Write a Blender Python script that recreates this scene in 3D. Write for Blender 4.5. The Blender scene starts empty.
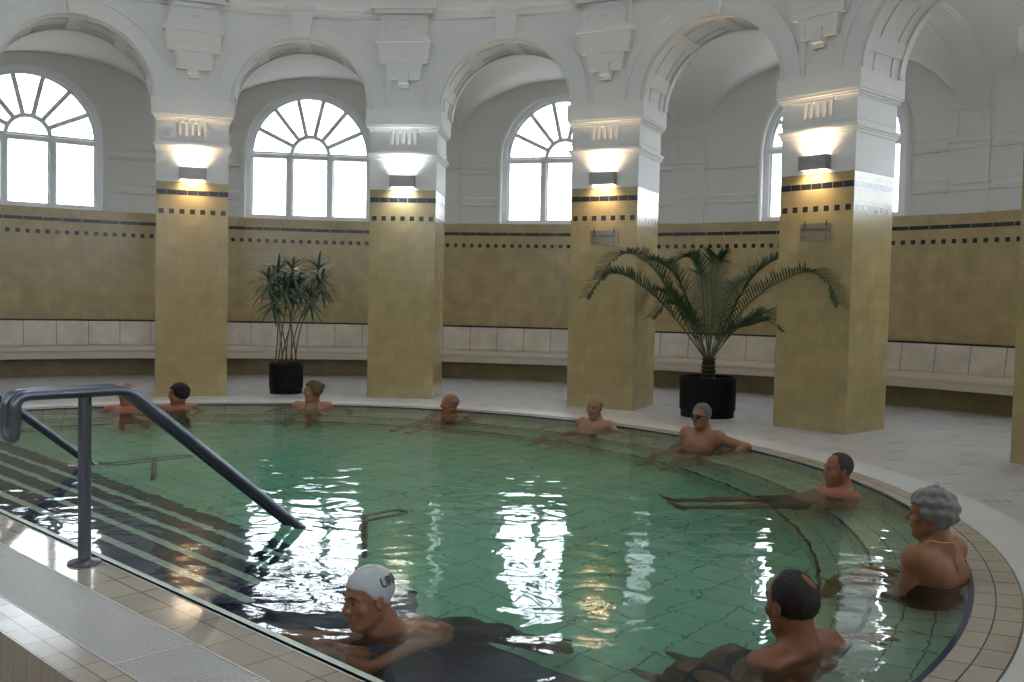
import bpy, bmesh, math, random
import numpy as np
from mathutils import Vector, Matrix
random.seed(7); np.random.seed(7)
PI = math.pi
SC = bpy.context.scene
COL = SC.collection
# ---------------------------------------------------------------- camera, sky, exposure
PITCH, ROLL, FPX = 0.04239, 0.02147, 949.13
CAM = Vector((2.5846, -7.4634, 1.5))
cd = bpy.data.cameras.new('camera'); cam = bpy.data.objects.new('camera', cd); COL.objects.link(cam)
cd.sensor_width = 36; cd.lens = FPX * 36 / 1024; cd.clip_start = .05; cd.clip_end = 400
up0 = Vector((0, math.sin(PITCH), math.cos(PITCH))); fw = Vector((0, math.cos(PITCH), -math.sin(PITCH)))
rt = Vector((1, 0, 0)) * math.cos(ROLL) + up0 * math.sin(ROLL)
up = Vector((-1, 0, 0)) * math.sin(ROLL) + up0 * math.cos(ROLL)
Mx = Matrix((rt, up, -fw)).transposed().to_4x4(); Mx.translation = CAM
cam.matrix_world = Mx
SC.camera = cam
SC.view_settings.view_transform = 'Standard'; SC.view_settings.look = 'None'
SC.view_settings.gamma = 1; SC.view_settings.use_curve_mapping = False
SC.view_settings.exposure = 0.7
w = bpy.data.worlds.new('overcast_sky'); SC.world = w; w.use_nodes = True
bg = w.node_tree.nodes['Background']; bg.inputs[1].default_value = 6.0
_t = w.node_tree; _tc = _t.nodes.new('ShaderNodeTexCoord'); _sp = _t.nodes.new('ShaderNodeSeparateXYZ'); _rp = _t.nodes.new('ShaderNodeValToRGB')
_t.links.new(_tc.outputs['Generated'], _sp.inputs[0]); _mr = _t.nodes.new('ShaderNodeMapRange'); _mr.inputs[1].default_value = -1; _mr.inputs[2].default_value = 1
_t.links.new(_sp.outputs[2], _mr.inputs[0]); _t.links.new(_mr.outputs[0], _rp.inputs[0])      # overcast sky above, duller ground below
_rp.color_ramp.elements[0].position = .48; _rp.color_ramp.elements[0].color = (.20, .20, .19, 1)
_rp.color_ramp.elements[1].position = .52; _rp.color_ramp.elements[1].color = (.83, .92, 1, 1)
_t.links.new(_rp.outputs[0], bg.inputs[0])
_m2 = _t.nodes.new('ShaderNodeMapRange'); _m2.inputs[1].default_value = -1; _m2.inputs[2].default_value = 1      # brighter towards the sun's side (+X)
_m2.inputs[3].default_value = 3.2; _m2.inputs[4].default_value = 9.4; _t.links.new(_sp.outputs[0], _m2.inputs[0]); _t.links.new(_m2.outputs[0], bg.inputs[1])
try:
    SC.cycles.max_bounces = 12; SC.cycles.diffuse_bounces = 5; SC.cycles.glossy_bounces = 5
    SC.cycles.transmission_bounces = 8; SC.cycles.transparent_max_bounces = 12
    SC.cycles.use_denoising = True; SC.cycles.sample_clamp_indirect = 12
except Exception: pass
# ---------------------------------------------------------------- dimensions (origin: pool centre at water level)
A0, DA = -0.3194, 2 * PI / 16
RP, PW, PD = 8.959, 1.148, 1.061          # pillar front radius, width, depth
RB = RP + PD
RW = 13.76                                 # outer wall
RPOOL, NCH = 5.62, -1.36                   # pool radius, straight entry edge
ZD = -0.227                                # deck
ZW = -0.012                                # water
ZFL = -1.1                                 # pool floor
NV = Vector((.6801, .7331, 0)); TV = Vector((.7331, -.6801, 0))
def TN(t, n, z=0.0): p = TV * t + NV * n; return Vector((p.x, p.y, z))
def ang(k): return A0 + k * DA
def POL(k, r, z=0.0): a = ang(k); return Vector((r * math.sin(a), r * math.cos(a), z))
# ---------------------------------------------------------------- materials
def new_mat(name):
    m = bpy.data.materials.new(name); m.use_nodes = True
    nt = m.node_tree; return m, nt, nt.nodes['Principled BSDF']
def link(nt, a, b): nt.links.new(a, b)
def setc(sock, c): sock.default_value = (c[0], c[1], c[2], 1)
def plain(name, c, rough=.6, metal=0, spec=None, noise=0, nscale=8, bump=0, bscale=40, sss=0):
    m, nt, b = new_mat(name)
    setc(b.inputs['Base Color'], c); b.inputs['Roughness'].default_value = rough; b.inputs['Metallic'].default_value = metal
    if spec is not None: b.inputs['Specular IOR Level'].default_value = spec
    if sss:
        b.inputs['Subsurface Weight'].default_value = sss; b.inputs['Subsurface Scale'].default_value = .02
        b.inputs['Subsurface Radius'].default_value = (1, .35, .2)
    tc = nt.nodes.new('ShaderNodeTexCoord')
    if noise:
        n = nt.nodes.new('ShaderNodeTexNoise'); n.inputs['Scale'].default_value = nscale; n.inputs['Detail'].default_value = 4
        link(nt, tc.outputs['Object'], n.inputs['Vector'])
        mx = nt.nodes.new('ShaderNodeMix'); mx.data_type = 'RGBA'
        setc(mx.inputs[6], [v * (1 - noise) for v in c]); setc(mx.inputs[7], [min(1, v * (1 + noise)) for v in c])
        link(nt, n.outputs['Fac'], mx.inputs[0]); link(nt, mx.outputs[2], b.inputs['Base Color'])
    if bump:
        n2 = nt.nodes.new('ShaderNodeTexNoise'); n2.inputs['Scale'].default_value = bscale; n2.inputs['Detail'].default_value = 3
        link(nt, tc.outputs['Object'], n2.inputs['Vector'])
        bp = nt.nodes.new('ShaderNodeBump'); bp.inputs['Strength'].default_value = bump; bp.inputs['Distance'].default_value = .01
        link(nt, n2.outputs['Fac'], bp.inputs['Height']); link(nt, bp.outputs[0], b.inputs['Normal'])
    return m
class G:
    """small helper for math node graphs on the UV map (metres)"""
    def __init__(s, nt):
        s.nt = nt
        uv = nt.nodes.new('ShaderNodeUVMap'); uv.uv_map = 'UVMap'
        s.uv = uv.outputs[0]
        sp = nt.nodes.new('ShaderNodeSeparateXYZ'); nt.links.new(s.uv, sp.inputs[0]); s.u, s.v = sp.outputs[0], sp.outputs[1]
    def m(s, op, a, b=None, c=None):
        n = s.nt.nodes.new('ShaderNodeMath'); n.operation = op
        for i, x in enumerate((a, b, c)):
            if x is None: continue
            if isinstance(x, (int, float)): n.inputs[i].default_value = x
            else: s.nt.links.new(x, n.inputs[i])
        return n.outputs[0]
    def band(s, x, lo, hi): return s.m('MULTIPLY', s.m('GREATER_THAN', x, lo), s.m('LESS_THAN', x, hi))
    def frac(s, x, per, off=0.0): return s.m('FRACT', s.m('DIVIDE', s.m('ADD', x, off + 1000 * per), per))
    def mix(s, f, a, b):
        n = s.nt.nodes.new('ShaderNodeMix'); n.data_type = 'RGBA'
        for i, x in ((0, f), (6, a), (7, b)):
            if isinstance(x, tuple): n.inputs[i].default_value = (x[0], x[1], x[2], 1)
            elif isinstance(x, (int, float)): n.inputs[i].default_value = x
            else: s.nt.links.new(x, n.inputs[i])
        return n.outputs[2]
def tile_mat(name, c1, c2, mortar, tw, th, off=0.0, rough=.2, msz=.003, bands=None, bumpy=.15, ru=None, motif=False, noise=.12, spec=.5):
    m, nt, b = new_mat(name); g = G(nt)
    br = nt.nodes.new('ShaderNodeTexBrick'); br.offset = off; br.squash = 1; br.offset_frequency = 2
    br.inputs['Scale'].default_value = 1; br.inputs['Brick Width'].default_value = tw; br.inputs['Row Height'].default_value = th
    br.inputs['Mortar Size'].default_value = msz; br.inputs['Mortar Smooth'].default_value = .2; br.inputs['Bias'].default_value = 0
    setc(br.inputs['Color1'], c1); setc(br.inputs['Color2'], c2); setc(br.inputs['Mortar'], mortar)
    link(nt, g.uv, br.inputs['Vector'])
    col = br.outputs['Color']
    tc = nt.nodes.new('ShaderNodeTexCoord')
    ns = nt.nodes.new('ShaderNodeTexNoise'); ns.inputs['Scale'].default_value = 3.1; ns.inputs['Detail'].default_value = 5
    link(nt, tc.outputs['Object'], ns.inputs['Vector'])
    mr = nt.nodes.new('ShaderNodeMapRange'); mr.inputs[1].default_value = .3; mr.inputs[2].default_value = .7
    mr.inputs[3].default_value = 1 - noise; mr.inputs[4].default_value = 1 + noise; link(nt, ns.outputs['Fac'], mr.inputs[0])
    vm = nt.nodes.new('ShaderNodeVectorMath'); vm.operation = 'SCALE'; link(nt, col, vm.inputs[0]); link(nt, mr.outputs[0], vm.inputs['Scale'])
    col = vm.outputs[0]
    if bands:
        zs, hs, zq, hq, per, joint, dark = bands
        f1 = g.m('MULTIPLY', g.band(g.v, zs - hs, zs + hs), g.band(g.frac(g.u, joint), .03, 2))
        fr = g.frac(g.u, per)
        f2 = g.m('MULTIPLY', g.band(g.v, zq - hq, zq + hq), g.band(fr, .5 - hq / per, .5 + hq / per))
        col = g.mix(g.m('MAXIMUM', f1, f2), col, dark)
    if motif:
        # small dark inlays: three short bars, repeated over the terrazzo
        fu = g.frac(g.u, 1.1); row = g.m('FLOOR', g.m('DIVIDE', g.v, .62))
        fu = g.m('FRACT', g.m('ADD', fu, g.m('MULTIPLY', row, .5)))
        fv = g.frac(g.v, .62)
        inu = g.band(fu, .42, .53)
        bars = g.m('MAXIMUM', g.m('MAXIMUM', g.band(fv, .28, .33), g.band(fv, .45, .5)), g.band(fv, .62, .67))
        col = g.mix(g.m('MULTIPLY', g.m('MULTIPLY', inu, bars), 1.0), col, (.09, .085, .095))
    nt.links.new(col, b.inputs['Base Color'])
    b.inputs['Roughness'].default_value = rough; b.inputs['Specular IOR Level'].default_value = spec
    bp = nt.nodes.new('ShaderNodeBump'); bp.inputs['Strength'].default_value = bumpy; bp.inputs['Distance'].default_value = .004
    n3 = nt.nodes.new('ShaderNodeTexNoise'); n3.inputs['Scale'].default_value = 9; n3.inputs['Detail'].default_value = 2
    link(nt, tc.outputs['Object'], n3.inputs['Vector'])
    h = g.m('ADD', g.m('MULTIPLY', n3.outputs['Fac'], 1.0), g.m('MULTIPLY', br.outputs['Fac'], -.5))
    nt.links.new(h, bp.inputs['Height']); nt.links.new(bp.outputs[0], b.inputs['Normal'])
    return m
DARK = (.012, .014, .022)
M = {}
M['plaster'] = plain('white_plaster', (.72, .71, .69), .75, noise=.03, nscale=2, bump=.08, bscale=30)
M['pil_tile'] = tile_mat('yellow_pillar_tile', (.35, .27, .125), (.385, .30, .145), (.28, .22, .105), .164, .164, rough=.2, msz=.0025,
                         bands=(3.185, .042, 2.87, .04, .164, .164, DARK), bumpy=.25)
M['wall_tile'] = tile_mat('yellow_wall_tile', (.40, .305, .155), (.435, .335, .175), (.32, .245, .125), .18, .18, rough=.22, msz=.0025,
                          bands=(2.955, .035, 2.70, .04, .18, .36, DARK), bumpy=.25)
M['bench_back'] = tile_mat('cream_bench_tile', (.62, .54, .45), (.65, .565, .475), (.25, .21, .16), .6, 5.0, rough=.25, msz=.008, bumpy=.05)
M['bench_seat'] = plain('cream_bench_stone', (.62, .53, .43), .35, noise=.04)
M['recess'] = tile_mat('shaded_bench_base_tile', (.20, .15, .07), (.24, .18, .085), (.15, .11, .05), .18, .18, rough=.4)  # yellow wall tile in a darker colour, shade under the seat painted in
M['deck'] = tile_mat('mosaic_deck', (.47, .455, .455), (.51, .495, .49), (.42, .41, .41), .3, .3, rough=.28, msz=.002, motif=True, bumpy=.05, noise=.1)
M['coping'] = tile_mat('coping_tile', (.36, .30, .235), (.40, .34, .27), (.10, .07, .05), .24, .126, rough=.22, msz=.004, bumpy=.1, noise=.08)
M['gutter'] = tile_mat('gutter_tile', (.38, .32, .25), (.42, .36, .285), (.13, .09, .06), .30, .155, rough=.07, msz=.004, bumpy=.06, noise=.08)
M['rimtile'] = tile_mat('rim_tile', (.40, .34, .27), (.46, .39, .31), (.10, .07, .05), .20, .085, rough=.15, msz=.003, bumpy=.1)
M['rimface'] = tile_mat('rim_face_tile', (.30, .23, .15), (.34, .265, .18), (.10, .07, .05), .15, .24, rough=.3, msz=.003)
M['white_band'] = tile_mat('white_stone_band', (.58, .565, .535), (.61, .595, .56), (.47, .455, .43), .6, 1.0, rough=.3, msz=.002, bumpy=.03, noise=.04)
M['pool_tile'] = tile_mat('pool_floor_tile', (.62, .66, .56), (.66, .70, .60), (.26, .30, .25), .30, .30, rough=.4, msz=.006, bumpy=.02)
M['seat_tile'] = tile_mat('pool_seat_tile', (.56, .57, .46), (.61, .62, .51), (.18, .20, .15), .24, .165, rough=.4, msz=.005, bumpy=.02)
M['navy'] = tile_mat('navy_step_tile', (.010, .014, .06), (.014, .02, .075), (.03, .04, .10), .30, .30, rough=.35, msz=.003, bumpy=.02)
M['navy_line'] = plain('navy_edge_tile', (.015, .02, .06), .15)
M['nosing'] = plain('pale_nosing_tile', (.55, .62, .52), .4)
M['steel'] = plain('brushed_steel', (.15, .16, .19), .28, metal=.85, bump=.05, bscale=200)
M['grate'] = plain('grate_plastic', (.50, .48, .45), .4, noise=.08, nscale=20)
M['gutter_pit'] = plain('gutter_channel', (.10, .095, .09), .5)
M['black_trim'] = plain('black_trim_tile', (.02, .016, .014), .3)
M['frame'] = plain('window_frame_paint', (.80, .82, .85), .45)
M['lamp_metal'] = plain('lamp_metal', (.30, .29, .28), .4, metal=.6)
M['pot'] = plain('black_pot', (.003, .003, .004), .6, spec=.2)
M['soil'] = plain('potting_soil', (.05, .035, .025), .9, noise=.4, nscale=60, bump=.5)
M['cane'] = plain('cane_bark', (.12, .11, .05), .7, noise=.3, nscale=30)
M['trunk'] = plain('palm_trunk', (.035, .022, .013), .9, noise=.4, nscale=40, bump=.6, bscale=60)
M['leaf'] = plain('dracaena_leaf', (.075, .13, .075), .4, noise=.35, nscale=6)
M['frond'] = plain('palm_leaflet', (.045, .082, .03), .65, spec=.25, noise=.35, nscale=5)
M['rachis'] = plain('palm_rachis', (.07, .10, .03), .5)
M['sign'] = plain('sign_plate', (.20, .17, .10), .12)
M['ink'] = plain('sign_ink', (.03, .035, .05), .5)
def emis(name, c, s):
    m, nt, b = new_mat(name); setc(b.inputs['Base Color'], (.8, .8, .8)); setc(b.inputs['Emission Color'], c); b.inputs['Emission Strength'].default_value = s
    return m
M['lens_warm'] = emis('warm_lamp_lens', (1, .76, .5), 8); M['lens_cool'] = emis('cool_lamp_lens', (.9, .96, 1), 9)
def glass_pane():
    m = bpy.data.materials.new('window_glass'); m.use_nodes = True; nt = m.node_tree; nt.nodes.clear()
    g = G(nt); o = nt.nodes.new('ShaderNodeOutputMaterial')
    t = nt.nodes.new('ShaderNodeBsdfTransparent'); gl = nt.nodes.new('ShaderNodeBsdfGlossy'); gl.inputs['Roughness'].default_value = .05
    line = g.m('MAXIMUM', g.m('LESS_THAN', g.frac(g.u, .205), .06), g.m('LESS_THAN', g.frac(g.v, .28), .045))
    nt.links.new(g.mix(line, (.95, .96, .97), (.15, .15, .16)), t.inputs[0])
    mx = nt.nodes.new('ShaderNodeMixShader'); mx.inputs[0].default_value = .05
    nt.links.new(t.outputs[0], mx.inputs[1]); nt.links.new(gl.outputs[0], mx.inputs[2]); nt.links.new(mx.outputs[0], o.inputs[0])
    return m
M['pane'] = glass_pane()
def water_mat():
    m = bpy.data.materials.new('pool_water'); m.use_nodes = True; nt = m.node_tree; nt.nodes.clear()
    o = nt.nodes.new('ShaderNodeOutputMaterial'); gl = nt.nodes.new('ShaderNodeBsdfGlass')
    gl.inputs['IOR'].default_value = 1.333; gl.inputs['Roughness'].default_value = 0; gl.inputs['Color'].default_value = (1, 1, 1, 1)
    tc = nt.nodes.new('ShaderNodeTexCoord')
    mp = nt.nodes.new('ShaderNodeMapping'); mp.inputs['Rotation'].default_value = (0, 0, .35); mp.inputs['Scale'].default_value = (1, 1.5, 1)
    nt.links.new(tc.outputs['Object'], mp.inputs[0])
    n1 = nt.nodes.new('ShaderNodeTexNoise'); n1.inputs['Scale'].default_value = 2.6; n1.inputs['Detail'].default_value = 2.5; n1.inputs['Roughness'].default_value = .45; n1.inputs['Distortion'].default_value = .6
    nt.links.new(mp.outputs[0], n1.inputs['Vector'])
    bp = nt.nodes.new('ShaderNodeBump'); bp.inputs['Strength'].default_value = 1; bp.inputs['Distance'].default_value = .009
    nt.links.new(n1.outputs['Fac'], bp.inputs['Height']); nt.links.new(bp.outputs[0], gl.inputs['Normal'])
    va = nt.nodes.new('ShaderNodeVolumeAbsorption'); va.inputs['Color'].default_value = (.26, .79, .62, 1); va.inputs['Density'].default_value = .55
    nt.links.new(gl.outputs[0], o.inputs['Surface']); nt.links.new(va.outputs[0], o.inputs['Volume'])
    return m
M['water'] = water_mat()
def skin(name, c): return plain(name, c, .5, spec=.35, noise=.1, nscale=14, sss=.12)
# ---------------------------------------------------------------- mesh builder
class MB:
    def __init__(s): s.v = []; s.f = []; s.uv = []; s.mi = []
    def quad(s, ps, uvs=None, mi=0):
        b = len(s.v); s.v += [tuple(p) for p in ps]; s.f.append(list(range(b, b + len(ps))))
        s.uv.append(uvs or [(0, 0)] * len(ps)); s.mi.append(mi)
    def grid(s, fn, us, vs, uvfn=None, mi=0, closeu=False):
        b = len(s.v); nu, nv = len(us), len(vs)
        for u in us:
            for v in vs: s.v.append(tuple(fn(u, v)))
        for i in range(nu - 1 + (1 if closeu else 0)):
            for j in range(nv - 1):
                i2 = (i + 1) % nu
                s.f.append([b + i * nv + j, b + i2 * nv + j, b + i2 * nv + j + 1, b + i * nv + j + 1])
                if uvfn:
                    s.uv.append([uvfn(us[i], vs[j]), uvfn(us[i2], vs[j]), uvfn(us[i2], vs[j + 1]), uvfn(us[i], vs[j + 1])])
                else: s.uv.append([(0, 0)] * 4)
                s.mi.append(mi)
    def box(s, c, X, Y, Z, sx, sy, sz, mi=0):
        """box centred at c with unit axes X,Y,Z and full sizes; uv in metres"""
        c = Vector(c); X = Vector(X); Y = Vector(Y); Z = Vector(Z)
        def P(a, b_, d): return c + X * (a * sx / 2) + Y * (b_ * sy / 2) + Z * (d * sz / 2)
        for (A, B, D, su, sv, sg) in (('x', 'z', 'y', sx, sz, 1), ('x', 'z', 'y', sx, sz, -1), ('y', 'z', 'x', sy, sz, 1), ('y', 'z', 'x', sy, sz, -1), ('x', 'y', 'z', sx, sy, 1), ('x', 'y', 'z', sx, sy, -1)):
            ps = []; uvs = []
            for (a, b_) in ((-1, -1), (1, -1), (1, 1), (-1, 1)):
                d = {'x': 0, 'y': 0, 'z': 0}; d[A] = a; d[B] = b_; d[D] = sg
                p = P(d['x'], d['y'], d['z']); ps.append(p)
                uvs.append(((a + 1) * su / 2, p.z if B == 'z' else (b_ + 1) * sv / 2))
            s.quad(ps, uvs, mi)
    def tube(s, pts, r, n=10, closed=False, cap=True, mi=0):
        pts = [Vector(p) for p in pts]; N = len(pts); rs = r if hasattr(r, '__len__') else [r] * N
        b = len(s.v); prev = None
        for i, p in enumerate(pts):
            if closed: d = pts[(i + 1) % N] - pts[i - 1]
            else: d = pts[min(i + 1, N - 1)] - pts[max(i - 1, 0)]
            d.normalize()
            if prev is None:
                a = Vector((0, 0, 1)) if abs(d.z) < .9 else Vector((1, 0, 0)); x = d.cross(a).normalized()
            else: x = (prev - d * prev.dot(d)).normalized()
            prev = x; y = d.cross(x)
            for k in range(n):
                q = 2 * PI * k / n; s.v.append(tuple(p + (x * math.cos(q) + y * math.sin(q)) * rs[i]))
        for i in range(N if closed else N - 1):
            i2 = (i + 1) % N
            for k in range(n):
                k2 = (k + 1) % n
                s.f.append([b + i * n + k, b + i * n + k2, b + i2 * n + k2, b + i2 * n + k]); s.uv.append([(0, 0)] * 4); s.mi.append(mi)
        if cap and not closed:
            for e in (0, N - 1):
                s.f.append([b + e * n + k for k in range(n)]); s.uv.append([(0, 0)] * n); s.mi.append(mi)
    def lathe(s, c, prof, n=32, mi=0):
        c = Vector(c); b = len(s.v)
        for (r, z) in prof:
            for k in range(n): q = 2 * PI * k / n; s.v.append((c.x + r * math.cos(q), c.y + r * math.sin(q), c.z + z))
        for i in range(len(prof) - 1):
            for k in range(n):
                k2 = (k + 1) % n
                s.f.append([b + i * n + k, b + i * n + k2, b + (i + 1) * n + k2, b + (i + 1) * n + k]); s.uv.append([(0, 0)] * 4); s.mi.append(mi)
    def build(s, name, mats, parent=None, smooth=False, weld=True, recalc=True):
        me = bpy.data.meshes.new(name); me.from_pydata(s.v, [], s.f)
        uvl = me.uv_layers.new(name='UVMap'); flat = [c for f in s.uv for p in f for c in p]; uvl.data.foreach_set('uv', flat)
        me.polygons.foreach_set('material_index', s.mi)
        if not isinstance(mats, (list, tuple)): mats = [mats]
        for m in mats: me.materials.append(M[m] if isinstance(m, str) else m)
        bm = bmesh.new(); bm.from_mesh(me)
        if weld: bmesh.ops.remove_doubles(bm, verts=bm.verts, dist=1e-5)
        if recalc: bmesh.ops.recalc_face_normals(bm, faces=bm.faces)
        bm.to_mesh(me); bm.free()
        if smooth: me.polygons.foreach_set('use_smooth', [True] * len(me.polygons))
        o = bpy.data.objects.new(name, me); COL.objects.link(o)
        if parent is not None:
            o.parent = parent; o.matrix_parent_inverse = parent.matrix_world.inverted()
        return o
def relocal(o, loc, rz=0):
    """move the object's origin to loc (mesh stays in place)"""
    mt = Matrix.Translation(loc) @ Matrix.Rotation(rz, 4, 'Z'); o.data.transform(mt.inverted()); o.matrix_world = mt
def tag(o, label=None, cat=None, group=None, kind=None):
    if label: o['label'] = label
    if cat: o['category'] = cat
    if group: o['group'] = group
    if kind: o['kind'] = kind
    return o
def thing(name, label, cat, loc=(0, 0, 0), rz=0, group=None):
    o = bpy.data.objects.new(name, None); COL.objects.link(o); o.empty_display_size = .2
    o.matrix_world = Matrix.Translation(loc) @ Matrix.Rotation(rz, 4, 'Z')
    return tag(o, label, cat, group)
def struct(o, label=None): o['kind'] = 'structure'; return o if not label else tag(o, label)
def copy_tree(o, parent=None):
    c = o.copy(); COL.objects.link(c)
    if parent is not None: c.parent = parent; c.matrix_parent_inverse = o.matrix_parent_inverse.copy()
    for ch in [x for x in bpy.data.objects if x.parent == o]: copy_tree(ch, c)
    return c
def lin(a, b, n): return [a + (b - a) * i / (n - 1) for i in range(n)]
ZAX = Vector((0, 0, 1))
# ================================================================ SETTING
# ---- deck
b = MB()
KS = lin(0, 16, 193)
b.grid(lambda k, r: POL(k, r, ZD), KS, [5.9, 7.0, 8.2, 9.5, 11.5, 14.1], lambda k, r: (k * DA * 9.5, r))
b.quad([TN(-6.8, -1.9, ZD + .001), TN(6.8, -1.9, ZD + .001), TN(6.8, -6.2, ZD + .001), TN(-6.8, -6.2, ZD + .001)], [(0, 0), (13.6, 0), (13.6, 4.3), (0, 4.3)])
struct(b.build('floor', 'deck'))
# ---- arc of the pool rim: outline helper, cut by the straight edge
def arcpts(R, n=110, nmin=NCH):
    b0 = math.asin(nmin / R); return [(R, b0 + (PI - 2 * b0) * i / (n - 1)) for i in range(n)]
def ARC(i, R, z, n=110):
    b0 = math.asin(NCH / R); q = b0 + (PI - 2 * b0) * i / (n - 1); return TV * (R * math.cos(q)) + NV * (R * math.sin(q)) + ZAX * z
IDX = list(range(110))
def arcuv(i, r): return (i / 109 * 3.63 * 5.75, r)
b = MB(); b.grid(lambda i, r: ARC(i, r, 0), IDX, [RPOOL, 5.745, 5.872], lambda i, r: (i / 109 * 3.63 * 5.75, r - RPOOL + .252 * 100))
b.grid(lambda i, z: ARC(i, 5.872, z), IDX, [0, -.012], arcuv)
struct(b.build('trim_1', 'coping'), 'beige tiled ring of coping around the pool')
b = MB()
pr = [(5.872, -.012), (5.88, 0.0), (6.27, 0.0), (6.31, -.02), (6.33, -.06), (6.33, ZD)]
b.grid(lambda i, j: ARC(i, pr[j][0], pr[j][1]), IDX, list(range(len(pr))), lambda i, j: (i / 109 * 3.63 * 6.1, .1 * j))
struct(b.build('trim_2', 'white_band'), 'white stone band outside the pool coping')
b = MB()                                                   # navy line of tile at the water edge
b.grid(lambda i, j: ARC(i, [RPOOL - .004, RPOOL - .004, RPOOL + .024][j], [-.012, .002, .002][j]), IDX, [0, 1, 2])
struct(b.build('trim_3', 'navy_line'), 'navy tile line at the water edge')
# ---- pool basin: wall, seat, footstep, floor
b = MB()
prof = [(RPOOL, 0), (RPOOL, -.5), (5.12, -.5), (5.12, -.8), (4.80, -.8), (4.80, ZFL)]
CUM = [0]
for i in range(1, len(prof)): CUM.append(CUM[-1] + math.hypot(prof[i][0] - prof[i - 1][0], prof[i][1] - prof[i - 1][1]))
b.grid(lambda i, j: ARC(i, prof[j][0], prof[j][1]), IDX, list(range(len(prof))), lambda i, j: (i / 109 * 3.63 * 5.4, CUM[j]))
struct(b.build('wall_pool', 'seat_tile', weld=True), 'tiled seats and steps around the round pool side')
for (R_, z_, nm) in ((5.12, -.5, 'trim_4'), (4.80, -.8, 'trim_5')):
    b = MB(); b.grid(lambda i, j: ARC(i, [R_ - .003, R_ - .003, R_ + .022][j], [z_ - .02, z_ + .003, z_ + .003][j]), IDX, [0, 1, 2])
    struct(b.build(nm, 'navy_line'))
b = MB(); P_ = [ARC(i, 4.9, ZFL) for i in IDX]
P_ += [TN(t, NCH - .2, ZFL) for t in (-4.9, 4.9)]
P_ = [ARC(i, 5.0, ZFL) for i in IDX]
b.quad(P_, [(p.dot(TV) + .1, p.dot(NV)) for p in P_])
struct(b.build('floor_pool', 'pool_tile'), 'pale green tiled pool floor under water')
# ---- straight stairs: treads of navy tile, pale nosings
T0, TS, T1 = -5.45, 2.78, 5.45
b = MB()
NOS = [(-1.36, 0), (-1.36, -.15), (-1.075, -.15), (-1.075, -.30), (-.79, -.30), (-.79, -.45), (-.51, -.45), (-.51, -.60), (-.23, -.60), (-.23, -.75), (.02, -.75), (.02, ZFL)]
c2 = [0]
for i in range(1, len(NOS)): c2.append(c2[-1] + abs(NOS[i][0] - NOS[i - 1][0]) + abs(NOS[i][1] - NOS[i - 1][1]))
b.grid(lambda t, j: TN(t, NOS[j][0], NOS[j][1]), lin(T0, TS, 20), list(range(len(NOS))), lambda t, j: (t, c2[j]))
b.quad([TN(TS, n_, z_) for n_, z_ in NOS] + [TN(TS, -1.36, ZFL)])
b.box(TN((TS + T1) / 2, (-1.36 - .43) / 2, (ZFL - .45) / 2), TV, NV, ZAX, T1 - TS, .93, -ZFL - .45)
b.quad([TN(TS, -1.36, 0), TN(T1, -1.36, 0), TN(T1, -1.36, -.45), TN(TS, -1.36, -.45)], [(0, 0), (2.6, 0), (2.6, .45), (0, .45)])
struct(b.build('wall_steps', 'navy'), 'navy tiled underwater steps along the straight pool edge')
b = MB()
for k in range(0, 5):
    n_, z_ = [(-1.36, 0), (-1.075, -.15), (-.79, -.30), (-.51, -.45), (-.23, -.60)][k]
    b.box(TN((T0 + TS) / 2 if k else 0, n_ - .028, z_ - .004), TV, NV, ZAX, TS - T0 if k else 2 * T1, .062, .014)
struct(b.build('trim_6', 'nosing'), 'pale stripes on the step edges')
b = MB(); b.box(TN(0, -1.402, .0), TV, NV, ZAX, 2 * T1, .022, .006)
struct(b.build('trim_7', 'navy_line'))
# ---- platform on the straight side
b = MB()
def strip(n0, n1, z, u0, mi=0, tl=6.3):
    b.quad([TN(-tl, n0, z), TN(tl, n0, z), TN(tl, n1, z), TN(-tl, n1, z)], [(-tl + u0, 0), (tl + u0, 0), (tl + u0, abs(n1 - n0)), (-tl + u0, abs(n1 - n0))], mi)
strip(-1.36, -1.67, 0, -.03)
struct(b.build('trim_8', 'gutter'), 'wet beige tiles along the straight pool edge')
b = MB(); strip(-2.035, -2.2, 0, .02)
strip(-2.2, -2.21, 0, 0)
struct(b.build('trim_9', 'rimtile'))
b = MB(); b.quad([TN(-6.3, -2.21, 0), TN(6.3, -2.21, 0), TN(6.3, -2.21, ZD), TN(-6.3, -2.21, ZD)], [(0, .24), (12.6, .24), (12.6, 0), (0, 0)])
for sg in (-1, 1): b.quad([TN(6.3 * sg, -2.21, 0), TN(6.3 * sg, -1.36, 0), TN(6.3 * sg, -1.36, ZD), TN(6.3 * sg, -2.21, ZD)], [(0, .24), (.85, .24), (.85, 0), (0, 0)])
struct(b.build('trim_10', 'rimface'), 'brown tiled face of the raised pool platform')
b = MB()                                                   # gutter channel under the grates
b.quad([TN(-6.3, -1.67, 0), TN(6.3, -1.67, 0), TN(6.3, -1.67, -.1), TN(-6.3, -1.67, -.1)])
b.quad([TN(-6.3, -1.67, -.1), TN(6.3, -1.67, -.1), TN(6.3, -2.035, -.1), TN(-6.3, -2.035, -.1)])
b.quad([TN(-6.3, -2.035, 0), TN(6.3, -2.035, 0), TN(6.3, -2.035, -.1), TN(-6.3, -2.035, -.1)])
struct(b.build('trim_11', 'gutter_pit'))
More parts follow.
